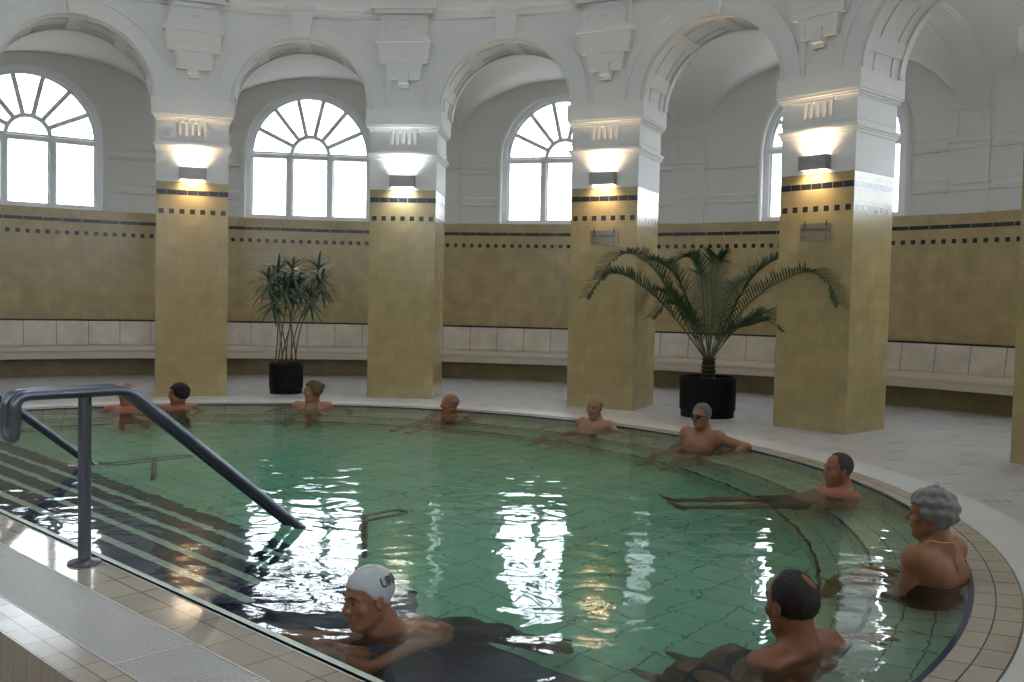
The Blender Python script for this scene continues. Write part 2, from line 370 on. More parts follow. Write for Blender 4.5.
def grate(t0, t1, label):
    g = thing('overflow_grate', label, 'drain grate', TN((t0 + t1) / 2, -1.852, -.03), 0, 'overflow grates beside the pool edge')
    b = MB(); L = t1 - t0
    n_ = int(L / .02)
    for i in range(n_): b.box(TN(t0 + .012 + (L - .024) * (i + .5) / n_, -1.852, -.008), TV, NV, ZAX, .0125, .345, .014)
    for q in (-.13, -.065, 0, .065, .13): b.box(TN((t0 + t1) / 2, -1.852 + q, -.012), TV, NV, ZAX, L - .02, .007, .016)
    b.build('slat_panel', 'grate', g)
    b = MB()
    for q in (-.176, .176): b.box(TN((t0 + t1) / 2, -1.852 + q, -.012), TV, NV, ZAX, L, .012, .026)
    for q in (t0 + .006, t1 - .006): b.box(TN(q, -1.852, -.012), TV, NV, ZAX, .012, .345, .026)
    b.build('grate_frame', 'grate', g)
grate(1.26, 3.26, 'pale slatted overflow grate between the handrail post and the seam')
grate(3.268, 5.26, 'pale slatted overflow grate beyond the white seam, nearest the camera')
grate(-.75, 1.252, 'pale slatted overflow grate at the left, before the steel post')
for ga, gb in ((-2.76, -.758), (-4.77, -2.768)): grate(ga, gb, 'pale slatted overflow grate beyond the left edge of the photo')
# ---- outer wall
def wc(k): return .451 + 1.041 * k if -1 <= k <= 3 else (-1.56 if k == -2 else (k + .5))
HW = 1.38; HWI = HW / RW / DA
ZS, ZSP = 3.178, 4.62
VS, VR, VH = 5.0, 1.3, .445
RM = (RB + RW) / 2; RH = (RW - RB) / 2
def vault_z(k, r):
    fk = k - math.floor(k); a = abs(fk - .5) / VH; c = abs(r - RM) / RH
    h1 = math.sqrt(max(0, 1 - a * a)); h2 = math.sqrt(max(0, 1 - c * c)); return VS + VR * max(h1, h2)
b = MB()
b.grid(lambda k, z: POL(k, RW - .06, z), KS, [ZD, .9, 2, 3.17], lambda k, z: (k * DA * (RW - .06), z))
struct(b.build('wall_lower', 'wall_tile'), 'yellow tiled lower wall with black tile bands')
b = MB(); b.grid(lambda k, j: POL(k, [RW - .06, RW - .055, RW + .3][j], [3.17, 3.182, 3.19][j]), KS, [0, 1, 2], lambda k, j: (k * DA * 13.7, 2.5))
struct(b.build('trim_12', 'wall_tile'))
b = MB()
for kb in range(-3, 13):
    c = wc(kb); cn = wc(kb + 1) if kb < 12 else wc(-3) + 16; s0 = (wc(kb - 1) + c) / 2 if kb > -3 else (wc(12) - 16 + c) / 2; s1 = (c + cn) / 2
    # solid piece left and right
    for (x0, x1) in ((s0, c - HWI), (c + HWI, s1)):
        b.grid(lambda k, j: POL(k, RW, 3.17 + (max(vault_z(k, RW - .001) + .16, 5.2) - 3.17) * j), lin(x0, x1, 24), [0, .5, 1])
    ks = [c - HWI * math.cos(q) for q in lin(0, PI, 41)]
    az = lambda k: ZSP + HW * math.sqrt(max(0, 1 - ((k - c) / HWI) ** 2))
    b.grid(lambda k, j: POL(k, RW, az(k) + (vault_z(k, RW - .001) + .08 - az(k)) * j), ks, [0, 1])
    # reveal
    b.grid(lambda q, r: POL(c - HWI * math.cos(q), r, ZSP + HW * math.sin(q)), lin(0, PI, 41), [RW, RW + .3])
    for sg in (-1, 1): b.grid(lambda z, r: POL(c + sg * HWI, r, z), [ZS, ZSP], [RW, RW + .3])
struct(b.build('wall_upper', 'plaster'), 'white plaster upper wall with arched window openings')
# raised surround + string courses
b = MB()
for kb in range(-3, 8):
    c = wc(kb)
    for (ra, rb_, dz) in ((1.395, 1.49, .02), (1.42, 1.46, .032)):
        b.grid(lambda q, j: POL(c - [ra, ra, rb_, rb_][j] / RW / DA * math.cos(q), RW - [0, dz, dz, 0][j], ZSP + [ra, ra, rb_, rb_][j] * math.sin(q)), lin(0, PI, 41), [0, 1, 2, 3])
        for sg in (-1, 1):
            b.grid(lambda z, j: POL(c + sg * [ra, ra, rb_, rb_][j] / RW / DA, RW - [0, dz, dz, 0][j], z), [3.2, ZSP], [0, 1, 2, 3])
    e0, e1 = c + HWI + .12 / RW / DA, wc(kb + 1) - HWI - .12 / RW / DA
    if kb < 8:
        for prof_ in ([(0, 4.27), (.05, 4.28), (.055, 4.31), (.03, 4.34), (.035, 4.46), (.012, 4.50), (0, 4.5)], [(0, 3.56), (.04, 3.57), (.045, 3.60), (.02, 3.63), (.024, 3.74), (.0, 3.77)]):
            b.grid(lambda k, j: POL(k, RW - prof_[j][0], prof_[j][1]), lin(e0, e1, 8), list(range(len(prof_))))
struct(b.build('trim_13', 'plaster'), 'plaster mouldings around the windows')
b = MB()
PWI = .33 / RW / DA
for k in range(-3, 13):
    f = POL(k, 1, 0); tg = Vector((f.y, -f.x, 0))
    # pilaster body, panel frame, little base
    b.box(POL(k, RW - .02, (3.17 + 5.0) / 2), tg, f, ZAX, .66, .14, 5.0 - 3.17)
    for (zc, hh, pw, pr_) in ((4.42, .06, .74, .15), (4.30, .05, .70, .13), (3.70, .05, .72, .15), (3.58, .04, .70, .13), (4.98, .05, .72, .13)):
        b.box(POL(k, RW - .02 - .02, zc), tg, f, ZAX, pw, pr_ + .05, hh)
    for sx in (-.22, .22): b.box(POL(k, RW - .10, 4.72) + tg * sx, tg, f, ZAX, .035, .03, .42)
    for zc in (4.53, 4.91): b.box(POL(k, RW - .10, zc), tg, f, ZAX, .44, .03, .035)
struct(b.build('trim_14', 'plaster'), 'plaster pilasters on the outer wall')
# ---- vault over the gallery, ribs
b = MB()
kk = []
for kb in range(-3, 13): kk += [kb + x for x in lin(0, 1, 27)[:-1]]
kk.append(13)
b.grid(lambda k, r: POL(k, r, vault_z(k if k < 13 else -3, r)), kk, [RM - RH * math.cos(q) for q in lin(0.0001, PI - .0001, 23)])
struct(b.build('ceiling_vault', 'plaster', smooth=True), 'white groin vaults over the gallery')
b = MB()
for k in range(-3, 13):
    f = POL(k, 1, 0); tg = Vector((f.y, -f.x, 0))
    qs = lin(0, PI, 25)
    def rib(hw, drop, deep):
        cs = [(-hw, deep), (-hw, -drop), (hw, -drop), (hw, deep)]
        b.grid(lambda q, j: f * (RM - (RH + cs[j][1] * .3) * math.cos(q)) + tg * cs[j][0] + ZAX * (VS + (VR + cs[j][1]) * math.sin(q)), qs, [0, 1, 2, 3])
    rib(.30, .06, .3)
    for sx in (-.24, .24):
        b.grid(lambda q, j: f * (RM - (RH - .03) * math.cos(q)) + tg * (sx + [-.03, -.03, .03, .03][j]) + ZAX * (VS + (VR - [.05, .09, .09, .05][j]) * math.sin(q)), qs, [0, 1, 2, 3])
struct(b.build('trim_15', 'plaster'), 'plaster ribs of the gallery vault')
# ---- arcade wall between rotunda and gallery
AHW = .33; AZ = 4.70; AR = 1.16
def arch_z(x): return AZ + 1.19 * math.sqrt(max(0, 1 - (x / AHW) ** 2))
b = MB()
ZT = 7.3
for kb in range(-3, 13):
    c = kb + .5
    for R_ in (RP, RB):
        for (x0, x1) in ((c - .5, c - AHW), (c + AHW, c + .5)):
            b.grid(lambda k, z: POL(k, R_, z), lin(x0, x1, 5), [4.6, 5.5, ZT])
        ks = [c - AHW * math.cos(q) for q in lin(0, PI, 37)]
        b.grid(lambda k, j: POL(k, R_, arch_z(k - c) + (ZT - arch_z(k - c)) * j), ks, [0, 1])
    b.grid(lambda q, r: POL(c - AHW * math.cos(q) * RP / r * (1 + (r - RP) / RP), r, AZ + 1.19 * math.sin(q)), lin(0, PI, 37), [RP, RB])
    for sg in (-1, 1): b.grid(lambda z, r: POL(c + sg * AHW, r, z), [4.6, AZ], [RP, RB])
arc_wall = struct(b.build('wall_arcade', 'plaster'), 'white arcade wall carried by the tiled pillars')
AM = AHW * DA * RP
def arch_ring(c, ra, rb_, d, R_=RP):
    # ring band around the arch on the front face
    sc = 1.0 / (RP * DA)
    b.grid(lambda q, j: POL(c - [ra, ra, rb_, rb_][j] * sc * math.cos(q), R_ - [0, d, d, 0][j], AZ + [ra, ra, rb_, rb_][j] * math.sin(q) * 1.02), lin(0, PI, 45), [0, 1, 2, 3])
for kb in range(-2, 5):
    c = kb + .5; b = MB()
    arch_ring(c, 1.165, 1.20, .035); arch_ring(c, 1.20, 1.42, .018); arch_ring(c, 1.42, 1.47, .04)
    b.build('archivolt', 'plaster', arc_wall)
    b = MB()
    # soffit: raised edge bands and panel borders
    def soff(ra, rb_, d):
        b.grid(lambda q, j: POL(c - (AM - [0, d, d, 0][j]) / (RP * DA) * math.cos(q), [ra, ra, rb_, rb_][j], AZ + (1.19 - [0, d, d, 0][j]) * math.sin(q)), lin(0, PI, 45), [0, 1, 2, 3])
    soff(RP + .02, RP + .14, .035); soff(RB - .14, RB - .02, .035); soff(RP + .30, RP + .33, .015); soff(RB - .33, RB - .30, .015)
    for i in range(0, 5):
        q0 = PI * (i + .5) / 5 - .09; q1 = q0 + .18
        b.grid(lambda q, j: POL(c - (AM - [0, .02, .02, 0][j]) / (RP * DA) * math.cos([q0, q0, q1, q1][j]), q, AZ + (1.19 - [0, .02, .02, 0][j]) * math.sin([q0, q0, q1, q1][j])), [RP + .14, RB - .14], [0, 1, 2, 3])
    b.build('soffit_panel', 'plaster', arc_wall)
    # keystone
    b = MB(); f = POL(c, 1, 0); tg = Vector((f.y, -f.x, 0))
    pts = [(-.13, 5.88), (.13, 5.88), (.20, 6.33), (-.20, 6.33)]
    fr = [f * (RP - .10) + tg * x + ZAX * z for x, z in pts]; bk = [f * (RP + .05) + tg * x + ZAX * z for x, z in pts]
    b.quad(fr); b.quad(bk)
    for i in range(4): b.quad([fr[i], fr[(i + 1) % 4], bk[(i + 1) % 4], bk[i]])
    b.box(f * (RP - .07) + ZAX * 6.36, tg, f, ZAX, .48, .16, .06)
    b.build('keystone', 'plaster', arc_wall)
# cornice all around
b = MB()
pc = [(0, 6.24), (.04, 6.25), (.04, 6.29), (.09, 6.31), (.09, 6.35), (.14, 6.39), (.16, 6.45), (.16, 6.49), (.03, 6.52), (0, 6.52)]
b.grid(lambda k, j: POL(k, RP - pc[j][0], pc[j][1]), KS, list(range(len(pc))))
struct(b.build('trim_16', 'plaster'), 'white cornice above the arches')
# brackets above each pillar
def bracket(k):
    b = MB(); f = POL(k, 1, 0); tg = Vector((f.y, -f.x, 0))
    def bx(x, z0, z1, w_, d): b.box(f * (RP - d / 2 + .04) + tg * x + ZAX * ((z0 + z1) / 2), tg, f, ZAX, w_, d + .08, z1 - z0)
    def taper(z0, z1, w0, w1, d0, d1):
        P = []
        for (z, w_, d) in ((z0, w0, d0), (z1, w1, d1)):
            P.append([f * (RP - dd) + tg * x + ZAX * z for x, dd in ((-w_ / 2, d), (w_ / 2, d), (w_ / 2, -.05), (-w_ / 2, -.05))])
        for i in range(4): b.quad([P[0][i], P[0][(i + 1) % 4], P[1][(i + 1) % 4], P[1][i]])
        b.quad(P[0]); b.quad(P[1])
    bx(0, 6.36, 6.56, 1.12, .26); bx(0, 6.29, 6.36, 1.0, .22)
    bx(0, 5.93, 6.29, .80, .15)
    for sx in (-.34, .34): bx(sx, 5.96, 6.26, .06, .175)
    for z0 in (5.93, 6.21): bx(0, z0, z0 + .06, .74, .175)
    bx(0, 6.07, 6.13, .16, .17)
    bx(0, 5.87, 5.93, .88, .20); bx(0, 5.82, 5.87, .96, .23)
    taper(5.64, 5.82, .84, .88, .16, .17); taper(5.50, 5.64, .80, .84, .145, .15)
    taper(5.22, 5.50, .56, .62, .10, .12)
    for sx in (-.22, .22): bx(sx, 5.22, 5.5, .05, .12)
    bx(0, 5.14, 5.34, .17, .155); bx(0, 5.08, 5.13, .17, .07)
    for sx in (-.28, .28): bx(sx, 4.72, 5.22, .10, .03)
    b.build('bracket', 'plaster', arc_wall)
for k in range(-2, 6): bracket(k)
# ---- rotunda ceiling: shallow dome with glazed oculus
b = MB()
b.grid(lambda k, r: POL(k, r, 7.3 + 2.6 * math.sqrt(max(0, 1 - (r / 9.1) ** 2))), KS, [1.5, 4.5, 6, 7.5, 8.6, 9.05])
b.grid(lambda k, z: POL(k, 1.5, z), KS, [9.8, 10.3])
b.grid(lambda k, r: POL(k, r, 7.3), KS, [RP, 14.3])
b.grid(lambda k, z: POL(k, 14.3, z), KS, [7.3, 6.4])
struct(b.build('ceiling', 'plaster'), 'white dome over the pool')
b = MB(); b.grid(lambda k, r: POL(k, r, 10.3), KS, [0, 1.5], lambda k, r: (POL(k, r).x * .3, POL(k, r).y * .3))
struct(b.build('window_17', 'pane'), 'round skylight in the dome')
# ---- windows
def window(kb):
    c = wc(kb); f = POL(c, 1, 0); tg = Vector((f.y, -f.x, 0)); R_ = math.sqrt(RW ** 2) * math.cos(HWI * DA) + .1
    O = f * R_
    def P(x, z, d=0): return O + tg * x + ZAX * z + f * d
    fr = MB(); hw = HW
    def ringarc(r0, r1, d0, d1, cz=ZSP, a0=0, a1=PI, n=37):
        fr.grid(lambda q, j: P([r0, r0, r1, r1][j] * math.cos(q), cz + [r0, r0, r1, r1][j] * math.sin(q), [d1, d0, d0, d1][j]), lin(a0, a1, n), [0, 1, 2, 3])
    ringarc(1.28, 1.41, 0, .12); ringarc(1.22, 1.285, .03, .1)
    for sg in (-1, 1): fr.box(P(sg * 1.335, (ZS + ZSP) / 2, .06), tg, f, ZAX, .13, .12, ZSP - ZS); fr.box(P(sg * 1.25, (ZS + ZSP) / 2, .065), tg, f, ZAX, .05, .07, ZSP - ZS)
    fr.box(P(0, ZS + .05, .05), tg, f, ZAX, 2.55, .12, .10)
    fr.box(P(0, ZSP - .06, .03), tg, f, ZAX, 2.6, .14, .085); fr.box(P(0, ZSP + .02, .05), tg, f, ZAX, 2.55, .08, .04)
    for sx in (-.44, .44):
        fr.box(P(sx, (ZS + ZSP) / 2, .04), tg, f, ZAX, .10, .12, ZSP - ZS)
        for q in (-.07, .07): fr.box(P(sx + q, (ZS + ZSP) / 2, .065), tg, f, ZAX, .03, .07, ZSP - ZS - .1)
    ringarc(.36, .44, .02, .1)
    for i in range(1, 7):
        q = PI * i / 7; d = Vector(tg) * math.cos(q) + ZAX * math.sin(q); e = Vector(tg) * -math.sin(q) + ZAX * math.cos(q)
        fr.box(P(.845 * math.cos(q), ZSP + .845 * math.sin(q), .055), d, f, e, .86, .10, .085)
    n_ = kb + 4
    pn = MB(); o = P(0, ZSP, .07)
    pts = [P(1.32 * math.cos(q), ZSP + 1.32 * math.sin(q), .07) for q in lin(0, PI, 33)] + [P(-1.32, ZS + .02, .07), P(1.32, ZS + .02, .07)]
    wr = thing('window_%d' % n_, None, None, P(0, ZS, 0)); wr['kind'] = 'structure'
    fr.build('window_frame', 'frame', wr)
    pn.quad(pts, [((p - O).dot(tg) + .1, p.z) for p in pts]); pn.build('pane', 'pane', wr)
    # daylight portal just outside the glass
    L = bpy.data.lights.new('daylight_portal', 'AREA'); L.shape = 'RECTANGLE'; L.size = 2.5; L.size_y = 2.8; L.cycles.is_portal = True
    lo = bpy.data.objects.new('daylight_portal', L); COL.objects.link(lo)
    lo.matrix_world = Matrix.Translation(P(0, 4.55, .3)) @ Matrix((tg, ZAX, tg.cross(ZAX))).transposed().to_4x4()
for kb in range(-3, 13): window(kb)
L = bpy.data.lights.new('daylight_portal', 'AREA'); L.shape = 'DISK'; L.size = 3.0; L.cycles.is_portal = True
lo = bpy.data.objects.new('daylight_portal', L); COL.objects.link(lo); lo.location = (0, 0, 10.4)
# ---- bench along the outer wall
bench = thing('wall_bench', 'long curved cream stone bench running along the yellow tiled wall', 'bench', POL(1.5, 13.4, ZD))
b = MB(); b.grid(lambda k, j: POL(k, [13.69, 13.66, 13.58, 13.585][j], [.895, .895, .42, .40][j]), KS, [0, 1, 2, 3], lambda k, j: (k * DA * 13.6, [1.0, 1.05, 1.5, 1.52][j]))
b.build('backrest', 'bench_back', bench)
b = MB(); ps = [(13.60, .40), (13.16, .39), (13.12, .375), (13.10, .34), (13.10, .30), (13.13, .28), (13.13, .15), (13.30, .13), (13.48, .13)]
b.grid(lambda k, j: POL(k, ps[j][0], ps[j][1]), KS, list(range(len(ps))))
b.build('seat', 'bench_seat', bench)
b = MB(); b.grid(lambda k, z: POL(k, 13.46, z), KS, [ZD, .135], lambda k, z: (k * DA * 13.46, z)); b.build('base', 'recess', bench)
b = MB(); b.grid(lambda k, j: POL(k, [13.69, 13.655, 13.655, 13.70][j], [.895, .895, .93, .93][j]), KS, [0, 1, 2, 3])
b.build('top_edge', 'black_trim', bench)
# ================================================================ PILLARS
def make_pillar(k, label, group=None):
    f0 = Vector((0, 1, 0)); tg = Vector((1, 0, 0))
    t = thing('pillar', label, 'pillar', (0, 0, ZD), 0, group)
    def bx(b, z0, z1, e, mi=0): b.box(Vector((0, PD / 2, (z0 + z1) / 2)), tg, f0, ZAX, PW + 2 * e, PD + 2 * e, z1 - z0, mi)
    b = MB(); bx(b, ZD, 3.36, 0); b.build('tiled_shaft', 'pil_tile', t)
    b = MB()
    bx(b, 3.36, 3.90, .004)
    bx(b, 3.88, 3.92, .02); bx(b, 3.92, 3.95, .035); bx(b, 3.95, 3.985, .055)
    bx(b, 3.985, 4.38, .006)
    bx(b, 4.06, 4.10, .014)
    bx(b, 4.36, 4.39, .02); bx(b, 4.39, 4.42, .04); bx(b, 4.42, 4.46, .065)
    bx(b, 4.46, 4.72, .075)
    b.build('capital', 'plaster', t)
    b = MB()
    # fluted block in the frieze, front
    for x in (-.20, -.10, 0, .10, .20): b.box(Vector((x, -.015, 4.24)), tg, f0, ZAX, .045, .035, .22)
    b.box(Vector((0, -.012, 4.36)), tg, f0, ZAX, .56, .03, .03)
    b.build('triglyph', 'plaster', t)
    t.matrix_world = Matrix.Translation(POL(k, RP, ZD)) @ Matrix.Rotation(-ang(k), 4, 'Z')
    return t
PL = {0: 'yellow tiled pillar at the left, leftmost of the whole ones, with a warm lamp',
      1: 'yellow tiled pillar with the cool white lamp, right of the tall cane plant',
      2: 'yellow tiled pillar with a sign, left of the potted palm',
      3: 'yellow tiled pillar with a sign, right of the potted palm',
      4: 'yellow tiled pillar cut off by the right edge of the photo'}
p0 = make_pillar(0, PL[0])
for k in list(range(1, 5)) + [-3, -2, -1] + list(range(5, 13)):
    c = copy_tree(p0)
    c.matrix_world = Matrix.Translation(POL(k, RP, ZD)) @ Matrix.Rotation(-ang(k), 4, 'Z')
    if k in PL: c['label'] = PL[k]
    else: c['label'] = 'yellow tiled pillar standing outside the photo'; c['group'] = 'pillars outside the photo'
# ================================================================ WALL LAMPS
def make_lamp(k, label, warm=True):
    mt = Matrix.Translation(POL(k, RP, 3.50)) @ Matrix.Rotation(-ang(k), 4, 'Z')
    t = thing('wall_lamp', label, 'lamp', (0, 0, 0))
    X, Y = Vector((1, 0, 0)), Vector((0, 1, 0))
    b = MB(); 
    b.box((0, -.135, -0.002), X, Y, ZAX, .43, .012, .20); b.box((0, -.012, 0), X, Y, ZAX, .36, .024, .16)
    for sx in (-.21, .21): b.box((sx, -.068, 0), X, Y, ZAX, .012, .136, .20)
    o = b.build('housing', 'lamp_metal', t)
    ln = 'lens_warm' if warm else 'lens_cool'
    b = MB()
    b.box((0, -.075, -.085), X, Y, ZAX, .38, .10, .012); b.build('lower_lens', ln, t)
    b = MB(); b.box((0, -.075, .085), X, Y, ZAX, .38, .10, .012); b.build('upper_lens', ln, t)
    for sx in (-.165, .165): b = MB(); b.tube([(sx, -.146, .06), (sx, -.138, .06)], .008, 8); b.build('screw', 'steel', t)
    for sg in (-1, 1):
        L = bpy.data.lights.new('lamp_bulb', 'AREA'); L.shape = 'RECTANGLE'; L.size = .30; L.size_y = .05
        L.spread = 2.3; L.energy = (5.6 if sg > 0 else 4.2) ; L.color = (1, .74, .48) if warm else (.86, .94, 1)
        if not warm: L.energy *= 1.1
        lo = bpy.data.objects.new('lamp_bulb', L); COL.objects.link(lo); lo.parent = t
        lo.location = (0, -.11, .10 * sg); lo.rotation_euler = (PI if sg > 0 else 0, 0, 0)
        lo.rotation_euler.x += -.12 if sg > 0 else .12
    t.matrix_world = mt
    return t
for k, lb, wm in ((0, 'dark metal up and down lamp glowing warm on the leftmost pillar', True),
                  (1, 'dark metal up and down lamp glowing cool white', False),
                  (2, 'dark metal up and down lamp glowing warm on the pillar left of the palm', True),
                  (3, 'dark metal up and down lamp glowing warm on the pillar right of the palm', True)):
    make_lamp(k, lb, wm)
# ================================================================ SIGNS
def make_sign(k, label, text):
    t = thing('pool_sign', label, 'sign', (0, 0, 0))
    X, Y = Vector((1, 0, 0)), Vector((0, 1, 0))
    b = MB(); b.box((0, -.035, 0), X, Y, ZAX, .47, .010, .235)
    b.build('plate', 'sign', t)
    for sx in (-.17, .17):
        for sz in (-.075, .085):
            b = MB(); b.tube([(sx, .0, sz), (sx, -.046, sz)], .014, 10); b.build('standoff', 'black_trim', t)
            if sz > 0:
                b = MB(); b.tube([(sx, -.04, sz), (sx, -.04, sz + .07)], .008, 8); b.build('hanger', 'black_trim', t)
    for word, wx in zip(text.split(' '), (-.155, .06)):
        cu = bpy.data.curves.new('lettering', 'FONT'); cu.body = word; cu.size = .058; cu.align_x = 'CENTER'; cu.extrude = .001
        to = bpy.data.objects.new('lettering_src', cu); COL.objects.link(to)
        dg = bpy.context.evaluated_depsgraph_get(); me = bpy.data.meshes.new_from_object(to.evaluated_get(dg))
        bpy.data.objects.remove(to)
        me.transform(Matrix.Translation((wx, -.042, .01)) @ Matrix.Rotation(PI / 2, 4, 'X'))
        me.materials.clear(); me.materials.append(M['ink'])
        lo = bpy.data.objects.new('lettering', me); COL.objects.link(lo); lo.parent = t
    a = ang(k); P = POL(k, RP, 2.55); P += Vector((math.cos(a), -math.sin(a), 0)) * .03
    t.matrix_world = Matrix.Translation(P) @ Matrix.Rotation(-a, 4, 'Z')
make_sign(2, 'small clear sign plate with dark lettering on the pillar left of the palm', '36°C MEDENCE')
make_sign(3, 'small clear sign plate with dark lettering on the pillar right of the palm', '38°C MEDENCE')
# ================================================================ HANDRAILS
def handrail(tc, label, post=True):
    h = thing('handrail', label, 'handrail', TN(tc, -1.5, 0))
    def smooth_path(pts, rad=.07, n=6):
        out = []; N = len(pts)
        for i, p in enumerate(pts):
            a, c = pts[(i - 1) % N], pts[(i + 1) % N]
            d1 = (a - p); d2 = (c - p); r = min(rad, d1.length * .49, d2.length * .49)
            A = p + d1.normalized() * r; B = p + d2.normalized() * r
            for j in range(n + 1):
                s = j / n; out.append(A * (1 - s) ** 2 + p * 2 * s * (1 - s) + B * s ** 2)
        return out
    pr = [(-1.88, .73), (-1.88, .955), (-1.28, .955), (.06, -.17), (.80, -.17)]
    g = .062
    loop = [TN(tc + g, n_, z_) for n_, z_ in pr] + [TN(tc - g, n_, z_) for n_, z_ in reversed(pr)]
    b = MB(); b.tube(smooth_path(loop), .029, 12, closed=True); b.build('rail', 'steel', h, smooth=True)
    b = MB(); b.tube([TN(tc, -1.5, 0), TN(tc, -1.5, .95)], .035, 14)
    b.build('post', 'steel', h, smooth=False)
    b = MB(); b.lathe(TN(tc, -1.5, 0), [(0, .0), (.085, .0), (.09, .004), (.085, .014), (.045, .022), (.036, .03), (0, .03)], 28)
    b.build('post_flange', 'steel', h, smooth=True)
    b = MB(); b.box(TN(tc, -1.5, .955), TV, NV, ZAX, .12, .07, .03); b.build('saddle', 'steel', h)
    b = MB(); b.tube([TN(tc, .45, ZFL), TN(tc, .45, -.17)], .024, 12); b.box(TN(tc, .45, -.17), TV, NV, ZAX, .12, .04, .025); b.build('underwater_post', 'steel', h)
handrail(1.73, 'near steel double handrail with a post on the wet tiles, running into the water')
handrail(-1.38, 'farther steel handrail entering the water at the left edge of the photo')
# ================================================================ PLANTS
def frame_at(P):
    v = Vector((P.x - CAM.x, P.y - CAM.y, 0)).normalized(); return Vector((v.y, -v.x, 0)), v
def pot(name, t, P, r, h):
    b = MB(); n = 40
    b.lathe(P, [(0, 0), (r * .93, 0), (r * .94, .01), (r * .94, h * .16), (r * .985, h * .18), (r, h * .93), (r * 1.02, h * .94), (r * 1.02, h), (r * .93, h), (r * .92, h * .9)], n)
    b.build('pot', 'pot', t, smooth=False)
    b = MB(); b.lathe(P, [(0, h * .92), (r * .5, h * .93), (r * .925, h * .9)], n); b.build('soil', 'soil', t)
P1 = Vector((-1.418, 9.375, ZD)); t1 = thing('cane_plant', 'tall cane plant with tufts of narrow leaves in a black pot, left', 'potted plant', P1)
pot('pot', t1, P1, .30, .53)
R1, D1 = frame_at(P1)
mp = .0178
def leaf_strip(b, base, dirn, L, wd, droop, n=7, mi=0):
    dirn = dirn.normalized(); side = dirn.cross(ZAX)
    if side.length < .1: side = Vector((random.random() - .5, random.random() - .5, 0))
    side.normalize()
    prev = None; p = base.copy(); d = dirn.copy()
    for i in range(n + 1):
        s = i / n; wv = wd * (math.sin(PI * min(1, .18 + s * .82)) ** .7 if s < 1 else 0)
        up_ = side.cross(d).normalized()
        a, c, e = p - side * wv + up_ * wv * .35, p.copy(), p + side * wv + up_ * wv * .35
        if prev: b.quad([prev[0], a, c, prev[1]], mi=mi); b.quad([prev[1], c, e, prev[2]], mi=mi)
        prev = (a, c, e); p = p + d * (L / n); d = (d + Vector((0, 0, -droop / n))).normalized()
heads = [(-9, 100, .1, -.1), (5, 102, -.1, .1), (30, 104, .0, .0), (-18, 92, -.2, .05), (12, 88, .1, .15), (-14, 72, -.1, -.1), (23, 74, 0, -.15), (4, 84, .2, -.2), (34, 90, .1, .2), (-3, 86, -.25, .15)]
rng = random.Random(4)
for i, (hx, hz, dd, bx_) in enumerate(heads):
    bs = P1 + R1 * ((i - 4.5) * .042) + D1 * rng.uniform(-.1, .1) + ZAX * .48
    tp = P1 + R1 * (hx * mp) + D1 * dd + ZAX * (.53 + hz * mp * .93)
    b = MB(); pts = []
    for s in lin(0, 1, 9):
        q = bs.lerp(tp, s) - R1 * (math.sin(PI * s) * hx * mp * .18); pts.append(q)
    b.tube(pts, [.013 - .004 * s for s in lin(0, 1, 9)], 8); cn = b.build('cane', 'cane', t1, smooth=True)
    b = MB()
    for j in range(34):
        a = j * 2.399; el = .95 - 1.6 * (j / 34) + rng.uniform(-.1, .1)
        d = R1 * math.cos(a) * math.cos(el) + D1 * math.sin(a) * math.cos(el) + ZAX * math.sin(el)
        leaf_strip(b, tp - ZAX * (.20 * j / 30), d, rng.uniform(.34, .50), .024, rng.uniform(.5, 1.1))
    b.build('leaf_tuft', 'leaf', t1, smooth=True)
P2 = Vector((5.644, 7.25, ZD)) ; P2 = P2 * 1.0
t2 = thing('potted_palm', 'feathery date palm with arching fronds in a big black pot', 'potted plant', P2)
pot('pot', t2, P2, .435, .62)
R2, D2 = frame_at(P2); mq = .0156
b = MB(); pf = []
for i in range(13):
    z = .56 + i * .03; pf.append((.105 + .025 * (i % 2) - .002 * i, z))
pf.append((0, pf[-1][1])); b.lathe(P2, pf, 20); b.build('trunk', 'trunk', t2)
CRX = P2 + ZAX * (.62 + 19 * mq)
def frond(pts, seed, n=60, ll=.33):
    """pts: (right px, up px, depth m) from the crown, smooth path"""
    rg = random.Random(seed)
    K = [CRX + R2 * (x * mq) + ZAX * (z * mq) + D2 * d for x, z, d in [(0, -6, 0)] + pts]
    def cr(s):
        N = len(K) - 1; f = min(s * N, N - 1e-6); i = int(f); u = f - i
        p0_, p1_, p2_, p3_ = K[max(i - 1, 0)], K[i], K[i + 1], K[min(i + 2, N)]
        return .5 * ((2 * p1_) + (p2_ - p0_) * u + (2 * p0_ - 5 * p1_ + 4 * p2_ - p3_) * u * u + (3 * p1_ - p0_ - 3 * p2_ + p3_) * u ** 3)
    path = [cr(s) for s in lin(0, 1, 25)]
    b = MB(); b.tube(path, [.014 - .011 * s for s in lin(0, 1, 25)], 6)
    fr_ = b.build('frond', 'rachis', t2, smooth=True)
    b = MB()
    for i in range(n):
        s = .17 + .83 * i / (n - 1); p = cr(s); tan = (cr(min(1, s + .02)) - cr(max(0, s - .02))).normalized()
        sd = tan.cross(ZAX)
        if sd.length < .35: sd = tan.cross(D2)
        sd.normalize(); upv = sd.cross(tan).normalized()
        L = ll * (.55 + .45 * math.sin(PI * min(1, .15 + s * .85))) * rg.uniform(.85, 1.1)
        for sg in (-1, 1):
            dv = (sd * sg * .85 + tan * (.55 + .45 * s) + upv * rg.uniform(.15, .6)).normalized()
            leaf_strip(b, p, dv, L, .0135, rg.uniform(.1, .35), 3)
    b.build('leaflets', 'frond', fr_, smooth=True)
